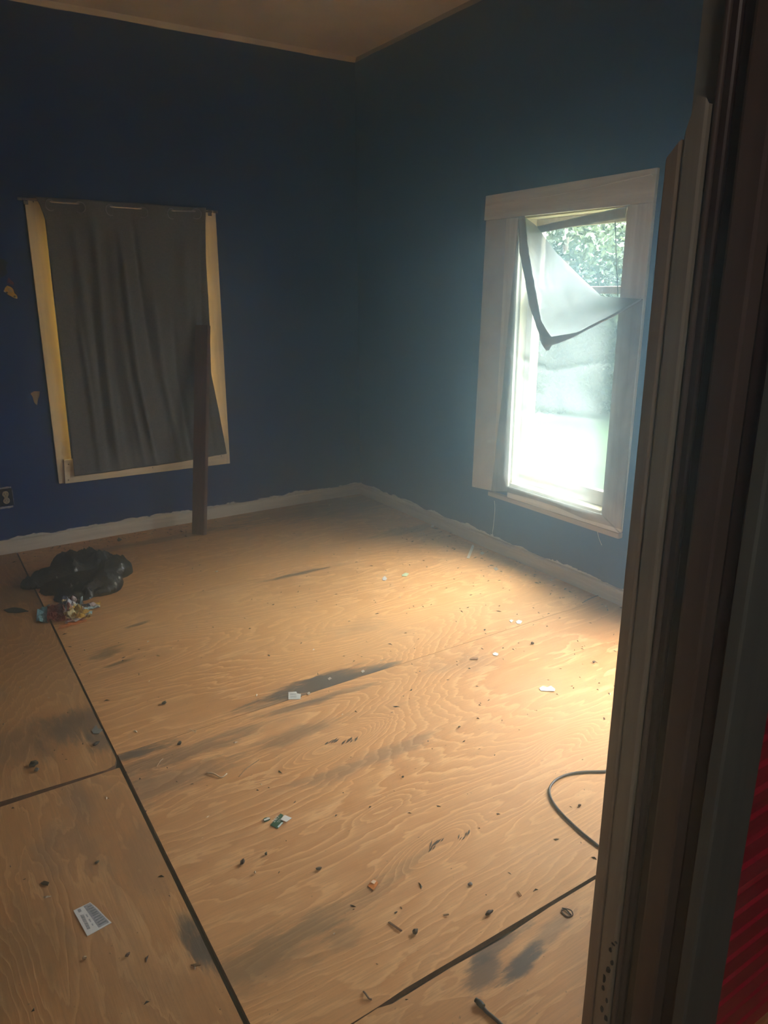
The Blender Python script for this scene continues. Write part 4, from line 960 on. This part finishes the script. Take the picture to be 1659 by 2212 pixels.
# twigs and wires
twigs = [('twig', [(447, 1671), (462, 1675), (478, 1681), (490, 1673)], .0024, (0.52, 0.42, 0.30), 'pale bent twig on the near sheet right of the long joint', 'twig'),
         ('twig', [(516, 1679), (532, 1664), (548, 1650), (560, 1642)], .0012, (0.22, 0.14, 0.08), 'long thin dark straw right of the pale bent twig', 'straw'),
         ('twig', [(338, 1658), (346, 1648), (352, 1640)], .0012, (0.42, 0.36, 0.28), 'short pale straw left of the pale bent twig', 'straw'),
         ('twig', [(785, 2144), (790, 2152), (797, 2159), (803, 2161)], .0022, (0.16, 0.10, 0.07), 'short curved twig beside left end of the wide floor gap', 'twig'),
         ('twig', [(1258, 1303), (1278, 1294), (1297, 1286)], .0022, (0.10, 0.05, 0.04), 'dark twig lying against the right baseboard', 'twig'),
         ('grass_stem', [(409, 1575), (415, 1580), (422, 1583), (423, 1577)], .0009, (0.55, 0.50, 0.40), 'pale curled fibre above the grey patch by the joint', 'fibre'),
         ('wire_tangle', [(1214, 1963), (1232, 1970), (1237, 1978), (1225, 1981), (1213, 1970), (1222, 1966), (1233, 1978), (1228, 1972)], .0016, (0.06, 0.025, 0.02), 'small tangle of rusty wire on the nearest right sheet', 'wire')]
for nm, px, rad, col, lb, cat in twigs:
    pts = smooth_path([fl(x, y)+Vector((0, 0, rad+.0006+(0.004 if i == 1 else 0))) for i, (x, y) in enumerate(px)], 5)
    tag(tube(nm, pts, rad, simple(nm+'_colour', col, 0.7, 0.2, 100), None, 5), lb, cat)
# cables
M_cab = simple('black_brown_cable', (0.035, 0.022, 0.018), 0.4, 0.15); M_plug = simple('cable_plug_black', (0.014, 0.013, 0.013), 0.45, 0.1)
def on_floor(pts, r): return smooth_path([fl(x, y)+Vector((0, 0, r+.0006)) for x, y in pts], 7)
cab = tag(empty('floor_cable', fl(1190, 1700)), 'thin black cable looping out from behind the door jamb', 'cable')
far_l = [(1306, 1669), (1260, 1670), (1225, 1676), (1200, 1688), (1187, 1706), (1190, 1727), (1203, 1748), (1225, 1772), (1255, 1800), (1293, 1831)]
end0 = fl(*far_l[0]); pts_c = on_floor(far_l, .0040)
tail = smooth_path([pts_c[-1], pts_c[-1]+Vector((0.10, -0.06, 0)), pts_c[-1]+Vector((0.25, -0.05, 0))], 6)
head = smooth_path([pts_c[0]+Vector((0.28, 0.02, 0)), pts_c[0]+Vector((0.12, 0.0, 0)), pts_c[0]], 6)
tube('cable', head[:-1]+pts_c+tail[1:], .0040, M_cab, cab, 8)
c2 = tag(empty('cable_end', fl(1040, 2175)), 'black cable end with plug at bottom edge of the picture', 'cable')
tube('cable', on_floor([(1043, 2180), (1052, 2190), (1064, 2200), (1080, 2214), (1100, 2235)], .0042), .0042, M_cab, c2, 8)
tube('plug', [p+Vector((0, 0, .003)) for p in on_floor([(1027, 2165), (1034, 2171), (1044, 2181)], .0042)], [.0052]*6+[.0068]*6+[.0062]*3, M_plug, c2, 10)

def crack(px, py, w, seed):
    """raised dark slivers where the face veneer has split at a knot"""
    rr = random.Random(seed); bm = bmesh.new(); c = fl(px, py); s = mpp(px, py)
    for i in range(7):
        L = s*w*(0.25+rr.random()*0.5); o = c+Vector(((rr.random()-.5)*s*w, (rr.random()-.5)*s*w*0.35, 0.0006)); a = 0.25+rr.random()*0.5
        d = Vector((math.cos(a), math.sin(a), 0)); n_ = Vector((-d.y, d.x, 0))*L*(0.05+0.08*rr.random())
        vs = [bm.verts.new(q) for q in (o-d*L/2, o+n_+Vector((0, 0, .001)), o+d*L/2+Vector((0, 0, .0018)), o-n_)]
        bm.faces.new(vs)
    r = bmesh.ops.extrude_face_region(bm, geom=bm.faces[:]); bmesh.ops.translate(bm, vec=(0, 0, .0006), verts=[g for g in r['geom'] if isinstance(g, bmesh.types.BMVert)])
    stuff(build('split_slivers', bm, M_sliver, floor))
M_sliver = simple('dark_sliver_wood', (0.05, 0.026, 0.016), 0.8, 0.3, 90)
crack(945, 1824, 46, 1); crack(714, 1603, 26, 2); crack(757, 1601, 34, 3); crack(1005, 1806, 34, 4)
# ---- countless fine crumbs and sawdust: one object
def crumbs(n, size, where, seed):
    rg = np.random.default_rng(seed); V = []; F = []
    while len(F) < n*4:
        x, y = where(rg)
        if x < -1.9 and -1.25 < y < -0.45: continue
        s = size*(0.4+rg.random()**2*1.6); a = rg.random()*6.28; el = 0.4+rg.random()*2.2
        b = len(V); ca, sa = math.cos(a), math.sin(a)
        for (u, w, z) in ((-el, -.5, .0), (el, -.4, .0), (el*.3, .6, .0), (0, 0, .8)):
            V.append((x+s*(u*ca-w*sa), y+s*(u*sa+w*ca), 0.0005+z*s))
        F += [(b, b+1, b+3), (b+1, b+2, b+3), (b+2, b, b+3), (b, b+2, b+1)]
    return V, F
def w_any(rg):
    return rg.uniform(-3.3, -0.03), rg.uniform(-3.95, -0.05)
def w_edge(rg):
    if rg.random() < 0.5: return rg.uniform(-2.5, -1.2), -0.02-abs(rg.normal())*0.09
    return -0.02-abs(rg.normal())*0.16, rg.uniform(-3.6, -1.0)
def w_right(rg): return -abs(rg.normal())*0.9-0.05, rg.uniform(-3.6, -1.2)
me_all = []
for nm, n, s, col, w, sd in (('dark_crumb', 520, .0031, (0.04, 0.025, 0.018), w_any, 1), ('dirt', 420, .0038, (0.05, 0.028, 0.018), w_edge, 2),
                    ('sawdust', 320, .0032, (0.13, 0.065, 0.03), w_right, 3), ('plaster', 150, .0034, (0.60, 0.54, 0.44), w_any, 4)):
    me_all.append(crumbs(n, s, w, sd) + (simple(nm+'_colour', col, 0.8, 0.4, 300),))
V = []; F = []; MI = []
for k, (v_, f_, m_) in enumerate(me_all):
    b = len(V); V += v_; F += [tuple(i+b for i in q) for q in f_]; MI += [k]*len(f_)
me = bpy.data.meshes.new('floor_debris'); me.from_pydata(V, [], F); me.update()
for _, _, m_ in me_all: me.materials.append(m_)
me.polygons.foreach_set('material_index', MI)
tag(stuff(link('floor_debris', me)), 'fine dark and pale crumbs scattered over the whole plywood floor', 'debris')

# ================================================================== outside
structure(box('ground', (0.16, -14, -0.55), (26, 20, -0.50), simple('lawn_green', (0.016, 0.034, 0.010), 0.9, 0.35, 1.2)))
def leaf_mat(name, a, b):
    t = NT(name); n1 = t.noise(t.pos(), 1.6, 4, 0.6); n2 = t.noise(t.pos(), 14, 2)
    c = t.mix(t.smooth(t.math('ADD', n1, t.math('MULTIPLY', t.math('SUBTRACT', n2, .5), .6)), 0.35, 0.65), a, b)
    t.color(c); t.rough(0.55)
    tl = t.n('ShaderNodeBsdfTranslucent'); t.l(c, tl.inputs[0]); mx = t.n('ShaderNodeMixShader'); mx.inputs[0].default_value = 0.35
    t.l(t.p.outputs[0], mx.inputs[1]); t.l(tl.outputs[0], mx.inputs[2]); t.l(mx.outputs[0], t.out.inputs[0]); return t.m
M_leaf1 = leaf_mat('leaf_bright', (0.030, 0.046, 0.030), (0.075, 0.095, 0.045)); M_leaf2 = leaf_mat('leaf_dull', (0.022, 0.034, 0.024), (0.05, 0.065, 0.045))
M_bark = simple('tree_bark', (0.09, 0.065, 0.045), 0.9, 0.3, 20)
def tree(x, y, r, h, nleaf, leaf, mat, lb, seed):
    t = tag(empty('broadleaf_tree', (x, y, -0.5)), lb, 'tree', 'trees outside the right window')
    tube('trunk', [(x, y, -0.5), (x+.05, y, .6), (x-.05, y+.05, h*.7)], [.13, .10, .05], M_bark, t, 10)
    rg = np.random.default_rng(seed)
    d = rg.normal(size=(nleaf, 3)); d /= np.linalg.norm(d, axis=1)[:, None]
    rad = rg.uniform(0.72, 1.0, nleaf)**0.5
    ph = np.sin(d[:, 0]*7+seed)*np.sin(d[:, 1]*6+2)*np.sin(d[:, 2]*8)*0.10+1
    P = d*(rad*ph)[:, None]*np.array([r, r, h/2+.3]) + np.array([x, y, h/2-0.35])
    n = rg.normal(size=(nleaf, 3)); n /= np.linalg.norm(n, axis=1)[:, None]
    a = np.cross(n, rg.normal(size=(nleaf, 3))); a /= np.linalg.norm(a, axis=1)[:, None]; b = np.cross(n, a)
    s = leaf*rg.uniform(.6, 1.3, nleaf)[:, None]
    V = np.stack([P-a*s, P-b*s*.45, P+a*s, P+b*s*.45], 1).reshape(-1, 3)
    me = bpy.data.meshes.new('foliage'); me.vertices.add(len(V)); me.vertices.foreach_set('co', V.ravel())
    me.loops.add(4*nleaf); me.loops.foreach_set('vertex_index', np.arange(4*nleaf, dtype=np.int32))
    me.polygons.add(nleaf); me.polygons.foreach_set('loop_start', np.arange(0, 4*nleaf, 4, dtype=np.int32)); me.polygons.foreach_set('loop_total', np.full(nleaf, 4, dtype=np.int32))
    me.update(); me.validate()
    o = link('foliage', me, mat, t); o['kind'] = 'stuff'
tree(7.0, 4.7, 2.4, 3.4, 46000, .055, M_leaf1, 'bright green leafy tree seen through the torn opening of the right window', 1)
tree(10.4, 9.4, 3.1, 3.6, 30000, .08, M_leaf2, 'dull green leafy tree behind the plastic film, farther from the window', 2)
flk.free()
